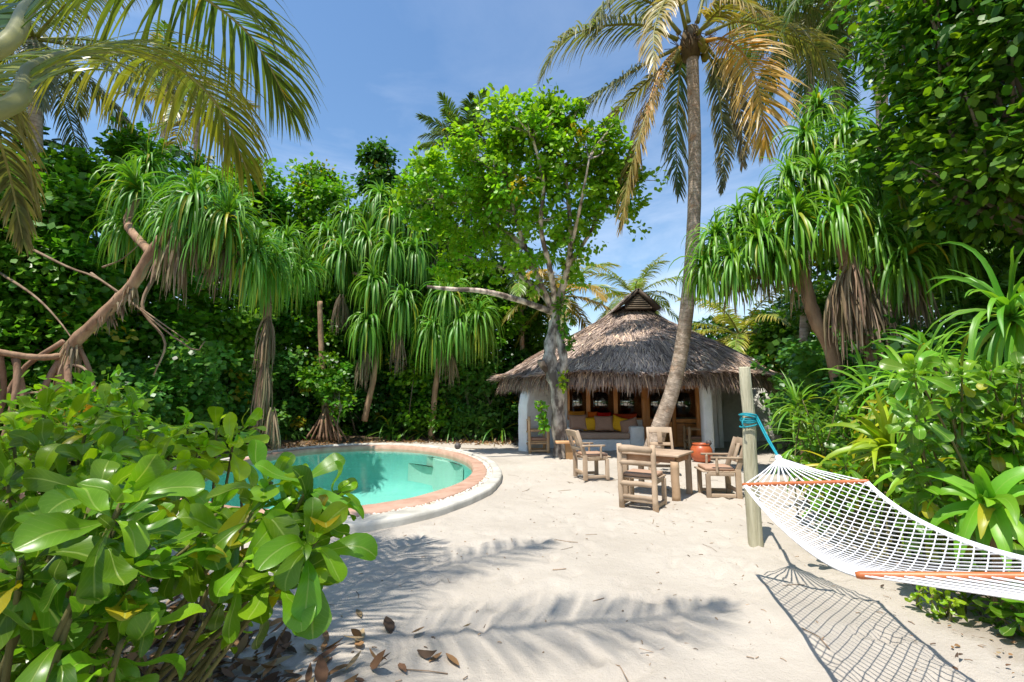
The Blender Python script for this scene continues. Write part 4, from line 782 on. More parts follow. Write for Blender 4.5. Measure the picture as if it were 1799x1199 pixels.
# --- main coconut palm
Yp = 12.2
pp_ = [P(1141, 811, 12.25)-A(0, 0, .1), P(1157, 755, 12.2), P(1180, 690, 12.1), P(1196, 620, 12.05), P(1207, 540, 12.0), P(1215, 450, 12.0), P(1220, 350, 12.1), P(1220, 230, 12.2), P(1216, 100, 12.2)]
mp_ = empty('coconut_palm', pp_[0], 'tall leaning coconut palm with orange brown fronds rising in front of the villa doors', 'palm tree')
Soup().tube(smooth_path(pp_, 50), np.interp(np.linspace(0, 1, 50), [0, .04, .10, .25, 1], [.36, .28, .215, .185, .17]), 20, (1, 1, 1), .02).build('trunk', M['palmbark'], mp_)
cc_ = P(1214, 78, 12.2); s = Soup(); s.tube([cc_-A(0, 0, .5), cc_-A(0, 0, .1), cc_+A(0, 0, .5)], [.22, .34, .2], 12, (.5, .42, .25), .15)
for _ in range(60): a = rng.uniform(0, 6.28); s.tube(np.array([cc_+A(math.cos(a)*.2, math.sin(a)*.2, rng.uniform(-.4, .3)), cc_+A(math.cos(a)*rng.uniform(.4, .9), math.sin(a)*.6, rng.uniform(-.7, .4))]), .012, 4, (.5, .34, .18))
s.build('crown_fibre', M['bark'], mp_)
OG, BRN, GG, GN = (.62, .35, .03), (.42, .25, .12), (.20, .24, .07), (.07, .14, .035)
FR = [([(1190, 70, -.1), (1130, 45, -.6), (1050, 48, -1.0), (985, 75, -1.3), (955, 130, -1.4)], GG, .8), ([(1195, 60, 0), (1150, 10, -.3), (1095, -10, -.8), (1060, 10, -1.2), (1052, 50, -1.3)], GG, .8), ([(1190, 85, 0), (1130, 115, -.5), (1080, 145, -.8), (1030, 180, -1.0), (988, 215, -1.1)], (.16, .22, .09), .7),
      ([(1195, 90, .2), (1140, 140, .6), (1090, 190, .9), (1050, 240, 1.0), (1018, 320, 1.1)], (.24, .24, .05), .7), ([(1195, 85, -.2), (1165, 115, -.6), (1140, 180, -.8), (1122, 250, -.9), (1112, 330, -.9)], (.46, .28, .12), .7), ([(1192, 90, -.3), (1162, 140, -.8), (1130, 220, -1.0), (1105, 310, -1.1), (1092, 400, -1.1)], (.30, .24, .08), .6),
      ([(1205, 90, .6), (1195, 120, 1.1), (1190, 190, 1.3), (1188, 270, 1.3), (1192, 342, 1.3)], GN, .7), ([(1235, 85, .4), (1255, 120, .9), (1266, 190, 1.1), (1272, 260, 1.2), (1268, 335, 1.2)], (.10, .12, .05), .5), ([(1240, 72, -.3), (1275, 70, -.9), (1312, 105, -1.3), (1335, 170, -1.5), (1345, 255, -1.5)], OG, 1.0),
      ([(1240, 60, 0), (1300, 38, -.2), (1370, 55, -.4), (1440, 90, -.5), (1472, 180, -.5)], (.24, .25, .06), .85), ([(1235, 50, .4), (1300, 10, .9), (1380, -5, 1.2), (1450, 30, 1.3), (1490, 100, 1.3)], (.13, .19, .05), .8), ([(1210, 40, 0), (1195, -40, -.2), (1160, -100, -.6), (1120, -120, -1.0)], MID, .8),
      ([(1225, 40, 0), (1250, -50, -.1), (1290, -110, -.3), (1350, -120, -.6)], MID, .8), ([(1205, 50, -.3), (1190, 0, -1.0), (1170, 0, -1.7), (1150, 50, -2.3), (1148, 120, -2.6)], (.34, .30, .10), .6), ([(1240, 80, .5), (1275, 130, 1.1), (1300, 200, 1.4), (1305, 290, 1.5)], (.20, .14, .08), .55), ([(1225, 60, -.4), (1262, 20, -1.2), (1290, 0, -1.8), (1340, 20, -2.3)], (.30, .30, .06), .7)]
for pts, col, lm in FR:
    rc = (.55, .32, .06) if col in (OG,) or col[0] > .4 else (.32, .30, .07); tip_ = (.56, .38, .14) if col[0] > .25 else (.30, .26, .14)
    frond_soup([P(x, y, Yp+d) for x, y, d in pts], lm*1.5, 92, col, tip_, .052, 5, (1.0 if col == OG else 1.7), .045, side=(A(.85, -.1, .5) if col == OG else None), rcol=rc, petiole=.17, ragged=.15).build('frond', M['frond'], mp_)
nutc = Soup()
for _ in range(7):
    a = rng.uniform(0, 6.28); c = cc_+A(math.cos(a)*.38, math.sin(a)*.38, -.35+rng.uniform(-.1, .1)); th = np.linspace(-1.5, 1.5, 7); Soup().tube(c+np.column_stack([th*0, th*0, .15*np.sin(th)]), .11*np.cos(th), 10, (.30, .26, .05)).build('coconut', M['dead'], mp_)
# --- other palms
coconut_palm('dark green palm behind the crown of the tall palm, upper right', gr(9.6, 15.5), P(1425, 30, 15.5), 28, 4.4, None, n=56, width=.06, cols=((.05, .12, .02), DARK), dl=1.0, Lmax=1.0)
coconut_palm('dark palm at the top right above the overhanging branches', gr(9.4, 11.8), P(1545, -60, 11.8), 18, 4.6, None, n=52, width=.05, cols=(DARK, (.05, .11, .03)), seed=2.1, dl=1.3)
coconut_palm('distant palm showing upright fronds above the lime tree', gr(-2.6, 25), P(818, 252, 25), 18, 3.1, None, n=60, width=.08, cols=(DARK, (.05, .12, .04)), els=(.1, 1.35), seed=.7, droop=.22)
coconut_palm('distant palm low behind the apex of the thatched roof', gr(7, 27), P(1115, 520, 27), 16, 3.8, None, n=40, width=.08, cols=((.12, .2, .05), MID), seed=.3, els=(-.3, 1.2), tip=(.4, .36, .1))
coconut_palm('low palm with yellowing fronds right of the thatched roof', gr(9.2, 20.5), P(1300, 590, 20.5), 16, 3.6, None, n=44, width=.07, cols=((.26, .34, .05), (.36, .36, .04), MID), seed=2.9, els=(-.3, 1.2), tip=(.6, .45, .08), droop=.4)
coconut_palm('low palm with orange tinged fronds between the lime tree and the roof', gr(2.3, 19.5), P(985, 520, 19.5), 15, 3.4, None, n=44, width=.07, cols=((.14, .2, .05), (.42, .26, .05), MID), seed=.9, els=(-.5, 1.2), tip=(.5, .36, .1), droop=.4)
coconut_palm('slim palm with reddish trunk among the dark trees left of the villa', gr(.3, 20), P(915, 480, 20), 12, 3.0, None, r0=.12, n=40, width=.07, cols=(DARK, MID), seed=1.9)
coconut_palm('grey green palm with long hanging fronds at the upper left', gr(-11.2, 10.8), P(60, 70, 10.8), 20, 4.0, None, n=70, width=.04, cols=((.09, .13, .06), (.07, .12, .04)), seed=.2, dl=2.2, tip=(.28, .24, .12), els=(-.6, 1.1), K=5)
coconut_palm('small distant fan of palm fronds beyond the upper left treeline', gr(-17, 22), P(290, 120, 22), 14, 2.6, None, n=30, width=.08, cols=(DARK, (.10, .13, .06)), seed=.5)
coconut_palm('half dead palm crown on the treeline above the leftmost pandanus', gr(-13, 19), P(345, 190, 19), 12, 3.0, None, n=36, width=.07, cols=((.14, .16, .06), DARK), seed=2.2, tip=(.4, .26, .16))
# near palm whose fronds arch over the camera from the left
nb = A(-3.3, 1.3, 0); nc = A(-3.0, 1.25, 2.35)
npm = empty('coconut_palm', gr(*nb[:2]), 'close palm at the left whose long yellow green fronds arch over the frame', 'palm tree')
Soup().tube(smooth_path([nb-A(0, 0, .2), (nb+nc)/2, nc], 20), np.interp(np.linspace(0, 1, 20), [0, .1, 1], [.30, .2, .14]), 14, (1, 1, 1), .03).build('trunk', M['palmbark'], npm)
NF = [([nc, P(-40, 205, 1.55), P(60, 118, 2.1), P(180, 88, 2.7), P(300, 110, 3.3), P(385, 190, 3.9), P(435, 300, 4.3)], (.22, .28, .03), (.45, .40, .05),   .85, .036),
      ([nc, P(-60, 110, 1.5), P(60, 5, 1.9), P(190, -60, 2.4), P(330, -20, 3.0), P(445, 70, 3.6), P(512, 195, 4.1)], (.09, .16, .03), (.26, .30, .05), .95, .033),
      ([nc, P(-130, 150, 1.9), P(-70, 130, 2.7), P(-20, 200, 3.3), P(15, 300, 3.8), P(40, 420, 4.1)], (.12, .15, .05), (.32, .26, .10), .50, .03),
      ]
for az in (2.7, 3.4, 4.1, 4.8, 5.4): NF.append((list(rfrond(nc, az, rng.uniform(.2, .9), 3.4, .35)), MID, (.2, .3, .05), .8, .045))
for pts, col, tip_, lm, rr_ in NF: frond_soup(pts, lm, 125, col, tip_, .026, 8, 2.3, rr_, rcol=(.42, .40, .16), petiole=.24, ragged=.10).build('frond', M['frond'], npm)
# tall palm behind the camera whose fronds shade the sand
oc = A(-3.6, .2, 9.2); ob = A(-4.8, -1.2, 0); op = empty('coconut_palm', gr(*ob[:2]), 'tall palm left of the camera that throws frond shadows on the sand', 'palm tree')
Soup().tube(smooth_path([ob-A(0, 0, .2), (ob+oc)/2+A(.2, 0, 0), oc], 20), np.interp(np.linspace(0, 1, 20), [0, .1, 1], [.30, .2, .14]), 14, (1, 1, 1), .03).build('trunk', M['palmbark'], op)
OF = [[oc, A(-3.4, .8, 9.8), A(-3.1, 1.3, 9.9), A(-2.3, 1.95, 9.5), A(-1.65, 2.5, 8.7)], [oc, A(-2.9, .15, 9.8), A(-1.97, .25, 9.9), A(-1.1, .5, 9.5), A(-.45, .9, 8.9)]]+[list(rfrond(oc, az, rng.uniform(.1, .8), 3.3, .3)) for az in (1.9, 2.6, 3.3, 4.0, 4.7, 5.4)]
for pth in OF: frond_soup(pth, .75, 70, MID, (.2, .3, .05), .028, 5, 1.2, .04).build('frond', M['frond'], op)
# --- pandanus trees
T = lambda px, py, Y, *r: (P(px, py, Y), )+r
def hd(px, py, Y, Ln, up=(0, -.2, 1), n=85): return (P(px, py, Y), np.array(up)+rng.normal(0, .15, 3), Ln*.9, n*1.35)
b0 = P(110, 640, 8.6)
pandanus('leaning pandanus at the left with stilt roots and a long ringed bare trunk', gr(-8.5, 8.7),
    [([P(112, 700, 8.7), P(118, 620, 8.6), P(175, 560, 8.5), P(230, 505, 8.4), P(265, 445, 8.3), P(300, 405, 8.3), P(345, 378, 8.4)], .115, .085), ([P(265, 445, 8.3), P(225, 395, 8.7), P(240, 350, 8.9)], .08, .07), ([P(345, 378, 8.4), P(400, 400, 8.7), P(420, 420, 8.9)], .09, .08), ([P(118, 625, 8.6), P(60, 628, 8.3), P(-20, 615, 8.0), P(-80, 600, 8.0)], .06, .05)],
    [hd(345, 365, 8.3, 1.45, (.2, -.3, 1), 110), hd(395, 395, 8.5, 1.5, (.5, -.3, .9), 110), hd(240, 340, 8.9, 1.2), hd(445, 455, 8.9, 1.4, (.6, -.3, .8), 95), hd(310, 400, 8.6, 1.1, (-.1, -.5, 1)), hd(225, 410, 9.2, 1.1), hd(480, 470, 9.5, 1.3, (.5, -.1, 1)), hd(262, 300, 10.8, 1.2), hd(385, 335, 10.8, 1.0)],
    [([P(112, 620, 8.6), P(70, 700, 8.4), gr(-8.6, 8.1)], .055), ([P(118, 610, 8.6), P(118, 720, 8.3), gr(-8.0, 8.2)], .06), ([P(130, 600, 8.6), P(160, 660, 8.7), gr(-7.5, 8.9)], .045), ([P(105, 625, 8.6), P(95, 700, 8.9), gr(-9.2, 9.1)], .05), ([P(30, 625, 8.2), P(25, 700, 8.1), gr(-8.9, 8.0)], .05), ([P(25, 625, 8.2), P(42, 720, 8.3), gr(-8.6, 8.0)], .05), ([P(0, 622, 8.1), P(5, 700, 8.3), gr(-9.3, 8.2)], .045), ([P(112, 600, 8.6), P(40, 650, 8.5), P(-10, 740, 8.4)], .05)],
    [(P(310, 415, 8.3), 70, 1.1, .12), (P(285, 430, 8.3), 40, .6, .12), (P(230, 500, 8.4), 36, .40, .15), (P(185, 545, 8.5), 34, .32, .15), (P(208, 522, 8.45), 26, .3, .15), (P(130, 600, 8.6), 50, .5, .2), (P(400, 430, 8.7), 70, 1.0, .4), (P(350, 400, 8.5), 60, 1.0, .35)], wd=.05, branches=[([P(60, 440, 9.2), P(120, 470, 9), P(190, 500, 8.8), P(330, 610, 8.7), P(360, 600, 8.7)], .03), ([P(280, 470, 9), P(250, 540, 8.9), P(290, 600, 8.8), P(270, 660, 8.8)], .04), ([P(160, 480, 9), P(230, 530, 8.8), P(330, 600, 8.6)], .025), ([P(120, 640, 8.6), P(150, 650, 8.5), P(165, 690, 8.4)], .035), ([P(0, 480, 9.3), P(60, 520, 9.1), P(100, 560, 9), P(130, 600, 8.8)], .03), ([P(0, 700, 8.8), P(60, 690, 8.6), P(160, 695, 8.5), P(215, 700, 8.5)], .03), ([P(180, 470, 8.9), P(215, 455, 8.9), P(255, 420, 8.8)], .02)])
pandanus('pandanus with a hanging column of dead leaves, left of the pool\'s far end', gr(-7.7, 13.8),
    [([gr(-7.7, 13.8), P(465, 640, 13.6), P(470, 560, 13.5), P(470, 500, 13.4)], .13, .10)],
    [hd(470, 480, 13.2, 1.7, n=110), hd(435, 440, 13.2, 1.7, (-.4, -.2, 1), 90), hd(500, 430, 13.4, 1.6, (.4, -.2, 1), 90), hd(520, 480, 13.5, 1.6, (.6, 0, .8), 90)], [], [(P(470, 560, 13.4), 90, 1.6, .12), (P(466, 640, 13.4), 90, 1.9, .10), (P(478, 720, 13.4), 60, 1.0, .12)], wd=.06)
fanr = [([P(572, 715, 17.2), P(572+dx*.45+rng.uniform(-3, 3), 742, 17.1+dy), P(572+dx+rng.uniform(-3, 3), 774, 17.0+dy)], rng.uniform(.03, .055)) for dx, dy in ((-34, .2), (-27, -.2), (-18, 0), (-11, -.3), (-5, 0), (4, -.3), (9, .1), (19, -.2), (25, 0), (36, .2), (-14, .4), (14, .4), (-2, .5), (30, -.3))]
pandanus('many headed pandanus at the middle back with a fan of prop roots', gr(-7.0, 17.3),
    [([P(572, 730, 17.3), P(565, 620, 17.4), P(562, 530, 17.4)], .12, .09), ([P(640, 740, 17.8), P(660, 640, 17.7), P(665, 540, 17.6), P(690, 480, 17.5)], .12, .09), ([P(665, 560, 17.6), P(630, 600, 17.3)], .08, .06), ([P(675, 500, 17.5), P(620, 480, 17.4)], .08, .06)],
    [hd(598, 451, 17.4, 1.98, n=95), hd(645, 426, 17.8, 1.98, n=95), hd(688, 381, 17.8, 1.98, n=95), hd(690, 441, 17.3, 2.11, n=95), hd(730, 446, 17.5, 1.98, n=95), hd(712, 536, 17.1, 2.11, n=95), hd(648, 574, 17.0, 1.98, n=95), hd(615, 386, 18.2, 1.72), hd(575, 420, 18.0, 1.9), hd(655, 500, 17.0, 1.9), hd(735, 400, 18.2, 1.9), hd(670, 350, 18.4, 1.8)], fanr,
    [(P(640, 620, 17.1), 50, 1.3, .2), (P(700, 590, 17.2), 50, 1.3, .2), (P(600, 520, 17.4), 50, 1.4, .2), (P(690, 500, 17.4), 60, 1.4, .3)], wd=.085, col=(.16, .32, .07))
x_ = (585-899.5)/F*16.9
broad_tree('understory_shrub', 'light green leafy shrub perched above the fan of prop roots', 'shrub', gr(x_, 17.2), (x_, 17.2, 1.3), [(x_, 16.9, 1.7, .6, .4, .5), (x_-.6, 17, 2.2, .6, .4, .5), (x_+.4, 17, 1.3, .3, .3, .3), (x_-.2, 17, 2.7, .6, .4, .5)], 50, 30, .15, 1.0, (.16, .32, .04), None, .3, .03, 'round leaved shrubs along the clearing edge', 12, stems=2)
pandanus('low hanging pandanus with silvery green heads near the villa', gr(-2.6, 18.2),
    [([gr(-3.2, 18.3), P(770, 640, 17.9), P(790, 560, 17.6)], .12, .08), ([P(778, 620, 17.9), P(840, 570, 17.6)], .08, .06)],
    [hd(790, 526, 17.3, 2.38, n=110), hd(835, 561, 17.3, 2.11, (.4, -.2, 1), 100), hd(765, 586, 17.0, 1.98, (-.3, -.3, 1), 90), hd(805, 576, 17.0, 1.98, n=90)], [], [(P(790, 620, 17.2), 50, 1.2, .25)], wd=.085, col=(.16, .32, .07))
RH = [(1480, 240, 9.6, 1.3), (1420, 255, 10.0, 1.2), (1545, 260, 9.6, 1.3), (1500, 300, 9.0, 1.35), (1440, 320, 9.0, 1.35), (1385, 330, 9.2, 1.3), (1560, 340, 8.8, 1.35), (1340, 375, 9.4, 1.2), (1400, 390, 8.7, 1.3), (1470, 385, 8.4, 1.35), (1300, 400, 9.6, 1.2), (1255, 430, 9.8, 1.2), (1330, 430, 9.0, 1.2), (1240, 480, 9.8, 1.1), (1290, 470, 9.4, 1.15), (1540, 420, 8.3, 1.3), (1620, 400, 8.2, 1.3), (1590, 470, 8.0, 1.25), (1670, 440, 7.9, 1.2), (1375, 455, 9.0, 1.1), (1440, 200, 10.4, 1.1)]
RB = P(1468, 640, 9.2)
pandanus('huge pandanus at the right with drooping strap leaves and grey dead skirts', gr(6.6, 9.2),
    [([gr(6.75, 9.2), P(1465, 630, 9.2), P(1432, 560, 9.2), P(1415, 500, 9.2), P(1405, 450, 9.2)], .15, .11), ([P(1418, 520, 9.2), P(1380, 490, 9.3), P(1330, 485, 9.4), P(1280, 480, 9.5)], .08, .06), ([gr(6.9, 8.6), P(1530, 600, 8.5), P(1500, 500, 8.5), P(1478, 430, 8.5), P(1465, 380, 8.5)], .14, .11), ([P(1405, 455, 9.2), P(1430, 380, 9.2), P(1440, 320, 9.3)], .10, .07), ([P(1500, 500, 8.5), P(1560, 460, 8.3), P(1610, 440, 8.1)], .09, .07)],
    [hd(x, y, Yd, Ln, (np.sign(x-1450)*.25, -.3, 1), 95) for x, y, Yd, Ln in RH], [],
    [(P(1495, 455, 8.4), 110, 1.5, .22), (P(1515, 500, 8.4), 130, 1.4, .28), (P(1480, 490, 8.5), 90, 1.4, .25), (P(1540, 520, 8.4), 90, 1.2, .2), (P(1345, 455, 9.3), 70, .9, .35), (P(1290, 480, 9.5), 50, .8, .3), (P(1395, 480, 9.3), 30, .8, .15), (P(1600, 480, 8.1), 70, 1.0, .2)], wd=.06, col=(.17, .34, .045))
# --- overhanging dark tree, upper right
lob = []
for x, y, Yd, r_ in [(1600, 115, 7.5, .9), (1640, 60, 7, 1.1), (1730, 40, 6.3, 1.1), (1700, 150, 6.6, 1.0), (1620, 190, 7.2, .9), (1780, 170, 6, 1.0), (1690, 250, 6.6, .85), (1780, 290, 6.0, .9), (1600, 280, 7.6, .7), (1740, 360, 6.6, .8), (1840, 60, 5.6, 1.1), (1860, 250, 5.5, 1.0), (1610, 20, 7.8, .8), (1660, -60, 6.5, 1.2), (1800, -60, 5.5, 1.2), (1660, 340, 7.4, .6)]:
    lob.append((*P(x, y, Yd), r_, r_, r_*.7))
broad_tree('overhanging_tree', 'dark broadleaf tree overhanging the upper right corner', 'tree', gr(8.6, 6.6), (8.0, 6.5, 4.5), lob, 420, 26, .17, .62, (.09, .20, .025), (.20, .32, .025), .45, .17, None, 60, K=4, fill=.2, s=.35)
# --- foreground bush of beach cabbage at the left
def PR(lst): return [(*P(q_[0], q_[1], q_[2]), q_[3] if len(q_) > 3 else 1.) for q_ in lst]
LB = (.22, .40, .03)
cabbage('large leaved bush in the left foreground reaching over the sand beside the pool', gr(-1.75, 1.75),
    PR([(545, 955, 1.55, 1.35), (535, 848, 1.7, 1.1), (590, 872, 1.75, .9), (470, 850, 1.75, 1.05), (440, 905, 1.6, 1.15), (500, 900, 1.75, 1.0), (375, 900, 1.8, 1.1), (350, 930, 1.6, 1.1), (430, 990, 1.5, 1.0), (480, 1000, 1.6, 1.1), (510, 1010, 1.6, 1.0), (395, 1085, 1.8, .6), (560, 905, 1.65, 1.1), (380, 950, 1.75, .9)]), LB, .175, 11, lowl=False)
cabbage('yellow green leafy bush at the left rim of the pool', gr(-2.0, 3.4),
    PR([(330, 752, 3.0), (380, 755, 2.9, 1.1), (428, 752, 3.0), (350, 790, 2.8), (405, 785, 2.8, 1.1), (295, 780, 2.9), (310, 835, 2.4)]), (.34, .50, .03), .20, 11, lowl=False)
rr_ = np.random.default_rng(21)
cabbage('tall leafy bush at the far left with leaves rising against the stilt roots', gr(-2.6, 2.7),
    PR([(80, 725, 2.6), (40, 760, 2.4), (110, 745, 2.5), (185, 715, 2.7), (235, 730, 2.8), (215, 760, 2.5), (150, 760, 2.4), (255, 775, 2.5, 1.2), (265, 825, 2.2, 1.2), (15, 790, 2.3), (80, 790, 2.2), (180, 810, 2.2), (130, 840, 2.1), (225, 850, 2.1, 1.1), (55, 850, 2.0), (5, 860, 1.9), (205, 715, 3.0), (90, 705, 3.0)]), (.26, .44, .03), .19, 12, lowl=False)
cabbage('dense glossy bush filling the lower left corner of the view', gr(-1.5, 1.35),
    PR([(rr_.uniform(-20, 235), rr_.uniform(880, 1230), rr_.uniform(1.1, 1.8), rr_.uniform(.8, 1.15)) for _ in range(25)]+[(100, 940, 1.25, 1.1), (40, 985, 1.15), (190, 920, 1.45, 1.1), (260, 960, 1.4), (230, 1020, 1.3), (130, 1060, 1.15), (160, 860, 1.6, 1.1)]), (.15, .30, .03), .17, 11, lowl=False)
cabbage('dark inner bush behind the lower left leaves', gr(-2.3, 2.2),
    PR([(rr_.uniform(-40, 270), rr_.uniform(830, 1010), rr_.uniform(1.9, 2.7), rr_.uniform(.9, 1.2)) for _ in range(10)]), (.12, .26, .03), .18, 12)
s = Soup(); fl = empty('flowering_shrub', gr(-4.2, 4.9), 'shrub with small orange yellow flowers between the left bush and the stilt roots', 'shrub')
cl = crown([(*P(150, 770, 4.7), .5, .4, .3), (*P(110, 780, 4.6), .5, .4, .5), (*P(170, 790, 4.8), .6, .4, .6)], 60, 22, .11, .6, LIME, None, .25, K=4); cl[0].build('leaves', M['leaf'], fl)
for x, y in ((148, 706), (134, 722), (163, 717), (140, 712), (158, 725)):
    s = Soup(); c = P(x, y, 4.3); a = np.linspace(0, 6.28, 12)[:-1]; d = np.stack([np.cos(a), -.3+0*a, np.sin(a)], -1); s.ribbons(grow(np.tile(c, (11, 1)), d, np.full(11, .055), 3, 1.), np.full((11, 3), .022), np.cross(d, A(0, 1, 0)), A(.85, .42, .02)); s.build('flower', M['dead'], fl)
stb = Soup()
for cx_ in ((-4.2, 4.9), (-4.0, 4.8), (-4.4, 5.0)): stb.tube(smooth_path([A(*cx_, 0), P(150, 760, 4.7)], 6), .012, 5, (.5, .4, .3))
stb.build('stems', M['bark'], fl)
# --- strap tufts at the foot of the back hedge
def tuft(label, px, py, Ln, n, col, wd=.045, group='strap leaved plants along the clearing edge', pos=None, up=(0, 0, 1), droop=1.5, name='strap_plant', h0=.05, cat='plant'):
    c = np.array(gr(*(G(px, py)[:2] if pos is None else pos)))+A(0, 0, h0); o = empty(name, c, label, cat, group); s = Soup(); leaf_head(s, c, up, n, Ln, wd, col, droop=droop, ax=.08, tip=col); s.build('leaves', M['strap'], o); return o
SG = (.17, .34, .05)
tuft('bright arching strap plant on the soil at the middle of the back edge', 648, 768, 1.05, 34, (.30, .48, .06), .10)
tuft('small yellow green tuft right of the prop root fan', 608, 772, .6, 18, (.28, .42, .05), .08)
tuft('small low tuft near the far right rim of the pool', 812, 770, .7, 20, (.22, .38, .05), .07)
tuft('fine leaved spreading plant left of the villa wing wall', 852, 768, 1.3, 40, SG, .07)
tuft('thin tuft under the dead leaf column', 490, 778, .7, 22, SG, .06)
for k, (px, Yd, Ln) in enumerate([(330, 12.6, 1.6), (385, 14.6, 1.7), (425, 16.0, 1.5), (510, 17.4, 1.6), (690, 18.6, 1.7), (740, 18.6, 1.7), (795, 18.4, 1.8), (880, 18.3, 1.8), (860, 18.9, 2.2), (1420, 13.0, 1.5), (1450, 11.4, 1.6), (1400, 14.6, 1.7)]):
    tuft(['dark sword leaved clump right of the stilt roots', 'sword leaved clump below the leaning pandanus heads', 'sword leaved clump behind the far left pool rim', 'sword leaved clump left of the prop root fan', 'sword leaved clump right of the bright strap plant', 'sword leaved clump behind the middle pool rim', 'sword leaved clump left of the small low tuft', 'arching palm like clump beside the wing wall', 'tall arching clump behind the fine leaved plant', 'arching clump right of the bathroom wall', 'arching clump below the curved pandanus trunk', 'tall clump behind the hammock post'][k], 0, 0, Ln, 42, (.10, .22, .04), .07, 'sword leaved clumps in the hedge', pos=((px-899.5)/F*Yd, Yd), h0=.2)
# --- planting at the right
def big_tuft(label, px, py, Yd, Ln, n, col, wd, up=(0, 0, 1), droop=1.6, group='large strap plants in the right border'):
    c = P(px, py, Yd); b_ = np.array(gr(c[0]+.05, c[1]+.1)); o = empty('strap_plant', b_, label, 'plant', group); s = Soup(); leaf_head(s, c, up, n, Ln, wd, col, K=10, droop=droop, ax=.12, tip=col); s.build('leaves', M['strap'], o)
    if c[2]-b_[2] > .15: s = Soup(); s.tube(smooth_path([b_-A(0, 0, .05), (b_+c)/2+A(.04, 0, 0), c], 8), .035, 8, (.9, .7, .5)); s.build('stem', M['bark'], o)
Y1 = (.27, .42, .04); Y2 = (.42, .40, .03); G1 = (.17, .34, .04)
big_tuft('tall plant with very long folded strap leaves at the right edge', 1780, 570, 4.5, 1.3, 50, G1, .065, (-.5, -.2, 1), 3.2)
big_tuft('plant with long arching strap leaves above the hammock', 1700, 730, 4.6, 1.0, 50, (.22, .40, .05), .06, (-.5, -.2, .9), 2.0)
big_tuft('yellowing strap plant whose leaves reach left towards the post', 1570, 800, 4.9, .85, 40, (.34, .42, .03), .075, (-.6, -.2, .7))
big_tuft('green arching plant low at the right behind the hammock net', 1650, 850, 4.2, .7, 40, Y1, .08, (-.4, -.2, .8), 2.4)
big_tuft('bright wide leaved plant at the right edge above the hammock', 1775, 810, 3.9, .7, 30, (.25, .44, .04), .10, (-.5, -.2, .7), 2.6)
big_tuft('low plant with yellow blades beside the hammock spreader bar', 1500, 850, 5.4, .55, 30, (.46, .40, .03), .075, (-.5, -.3, .6))
big_tuft('small yellow bladed plant behind the far spreader bar', 1590, 740, 5.6, .6, 26, (.52, .42, .03), .08, (-.6, -.3, .5))
big_tuft('grassy arching clump between the post and the yellow plant', 1425, 790, 6.9, .8, 50, (.16, .32, .04), .04, (-.1, -.2, 1))
big_tuft('feathery green clump right behind the post top', 1400, 720, 8.2, .8, 40, (.18, .34, .05), .04)
big_tuft('wide bladed plant hanging low at the right edge', 1740, 900, 3.4, .5, 24, (.20, .38, .035), .10, (-.4, -.4, .6), 3.0)
big_tuft('long bladed plant in the upper right border', 1640, 640, 5.8, 1.1, 44, G1, .05, (-.3, -.2, 1), 3.0)
big_tuft('arching green plant between the two tall strap plants', 1600, 690, 5.2, .9, 40, (.20, .38, .04), .055, (-.4, -.2, .9), 2.2)
big_tuft('dark strap plant in front of the round leaved hedge', 1530, 700, 6.3, .9, 40, (.13, .28, .04), .05, (-.2, -.2, .9), 2.0)
cabbage('leafy green bush at the right edge behind the hammock', gr(4.3, 4.3), PR([(rr_.uniform(1600, 1850), rr_.uniform(650, 940), rr_.uniform(3.4, 4.6), 1.1) for _ in range(60)]), (.16, .32, .03), .18, 12)
cabbage('round bush between the bathroom wall and the yellow strap plant', gr(4.3, 6.3), PR([(rr_.uniform(1380, 1560), rr_.uniform(680, 850), rr_.uniform(5.8, 7.0), 1.) for _ in range(46)]), (.15, .30, .03), .17, 12)
cabbage('low bush under the middle of the hammock', gr(3.6, 4.6), PR([(rr_.uniform(1440, 1700), rr_.uniform(800, 905), rr_.uniform(4.4, 5.6), 1.) for _ in range(40)]), (.14, .29, .03), .16, 12)
cabbage('small leafy sprig on the sand below the near spreader bar', gr(3.35, 3.65), PR([(1640, 1045, 3.6, 1.1), (1668, 1058, 3.55, 1.), (1620, 1035, 3.7, 1.), (1655, 1030, 3.8, 1.1), (1690, 1045, 3.7, 1.1)]), (.28, .42, .03), .10, 9)
cabbage('dark leafy shoots at the right edge below the hammock', gr(3.55, 3.3), PR([(1770, 1040, 3.3), (1795, 1075, 3.2), (1755, 1065, 3.4), (1810, 1030, 3.2), (1740, 1030, 3.6), (1720, 1020, 3.7), (1790, 1000, 3.5), (1765, 1010, 3.6), (1830, 1060, 3.1)]), (.12, .26, .03), .15, 11)
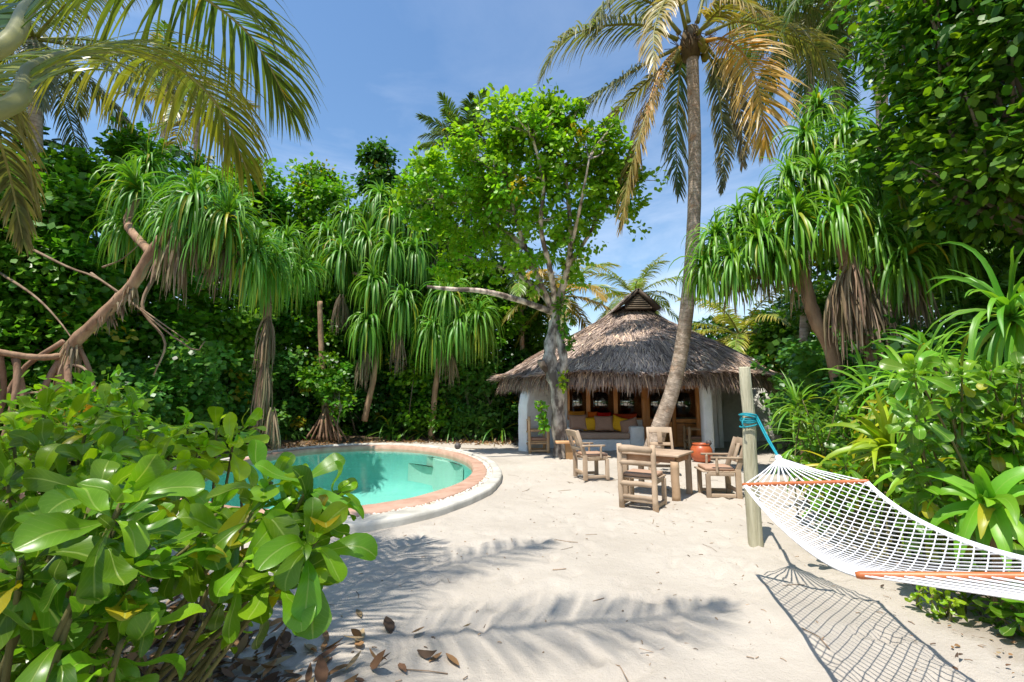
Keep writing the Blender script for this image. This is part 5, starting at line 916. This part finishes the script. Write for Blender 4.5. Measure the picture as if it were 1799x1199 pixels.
# --- leaf litter, twigs and specks
def litter(label, n, fn, Lr=(.035, .10)):
    s = Soup(); xy = fn(n); z = np.array([gz(x, y) for x, y in xy]); C = np.column_stack([xy, z+rng.uniform(.005, .03, len(xy))]); d = rng.normal(0, 1, C.shape)*A(1, 1, .25); Ln = rng.uniform(*Lr, len(C))
    col = np.array([(.30, .17, .09), (.20, .11, .07), (.42, .30, .18), (.12, .08, .06), (.36, .20, .10)])[rng.integers(0, 5, len(C))]*rng.uniform(.6, 1.2, (len(C), 1))
    Pt = grow(C, d, Ln, 5, rng.uniform(-9, 5, len(C))); Pt[..., 2] = np.maximum(Pt[..., 2], z[:, None]+.003); s.ribbons(Pt, Ln[:, None]*rng.uniform(.2, .5, (len(C), 1))*np.array([.15, .8, 1, .7, .08]), rng.normal(0, .35, C.shape)+A(0, 0, 0)+np.cross(d, A(0, 0, 1)), col, fold=.4)
    tag(s.build('leaf_litter', M['dead']), label, 'leaf litter', kind='stuff')
litter('brown fallen leaves under the left bush', 1500, lambda n: np.column_stack([rng.normal(-1.3, .24, n), rng.normal(1.72, .26, n)]))
def edge_pts(n):
    k = rng.integers(2, 13, n); f = rng.random((n, 1)); return ep[k]*(1-f)+ep[k+1]*f+rng.normal(0, .45, (n, 2))
litter('fallen leaves and debris along the hedge', 5000, edge_pts, (.06, .2))
litter('dry leaves under the right border', 700, lambda n: (lambda f, k: ep[k]*(1-f)+ep[k+1]*f+rng.normal(0, .3, (n, 2))+A(.25, 0))(rng.random((n, 1)), rng.integers(15, 19, n)), (.02, .07))
s = Soup()
for _ in range(480):
    x, y = rng.uniform(-2, 4), rng.uniform(1.3, 10); 
    if not inside(np.array([x]), np.array([y]))[0]: continue
    d_ = np.array([x, y])-np.array(EO[0])
    if (d_@VX/5.6)**2+(d_@VY/3.6)**2 < 1: continue
    L_ = rng.uniform(.012, .045) if rng.random() < .88 else rng.uniform(.08, .3); a = rng.uniform(0, 6.28); b_ = (x+L_*math.cos(a), y+L_*math.sin(a)); mm = ((x+b_[0])/2+.1*L_, (y+b_[1])/2)
    s.tube(np.array([(x, y, gz(x, y)+.005), (*mm, gz(*mm)+.008), (*b_, gz(*b_)+.005)]), rng.uniform(.002, .0045), 4, A(.5, .35, .25)*rng.uniform(.3, 1.1))
tag(s.build('twigs', M['dead']), 'scattered dark twigs and specks on the sand', 'debris', kind='stuff')
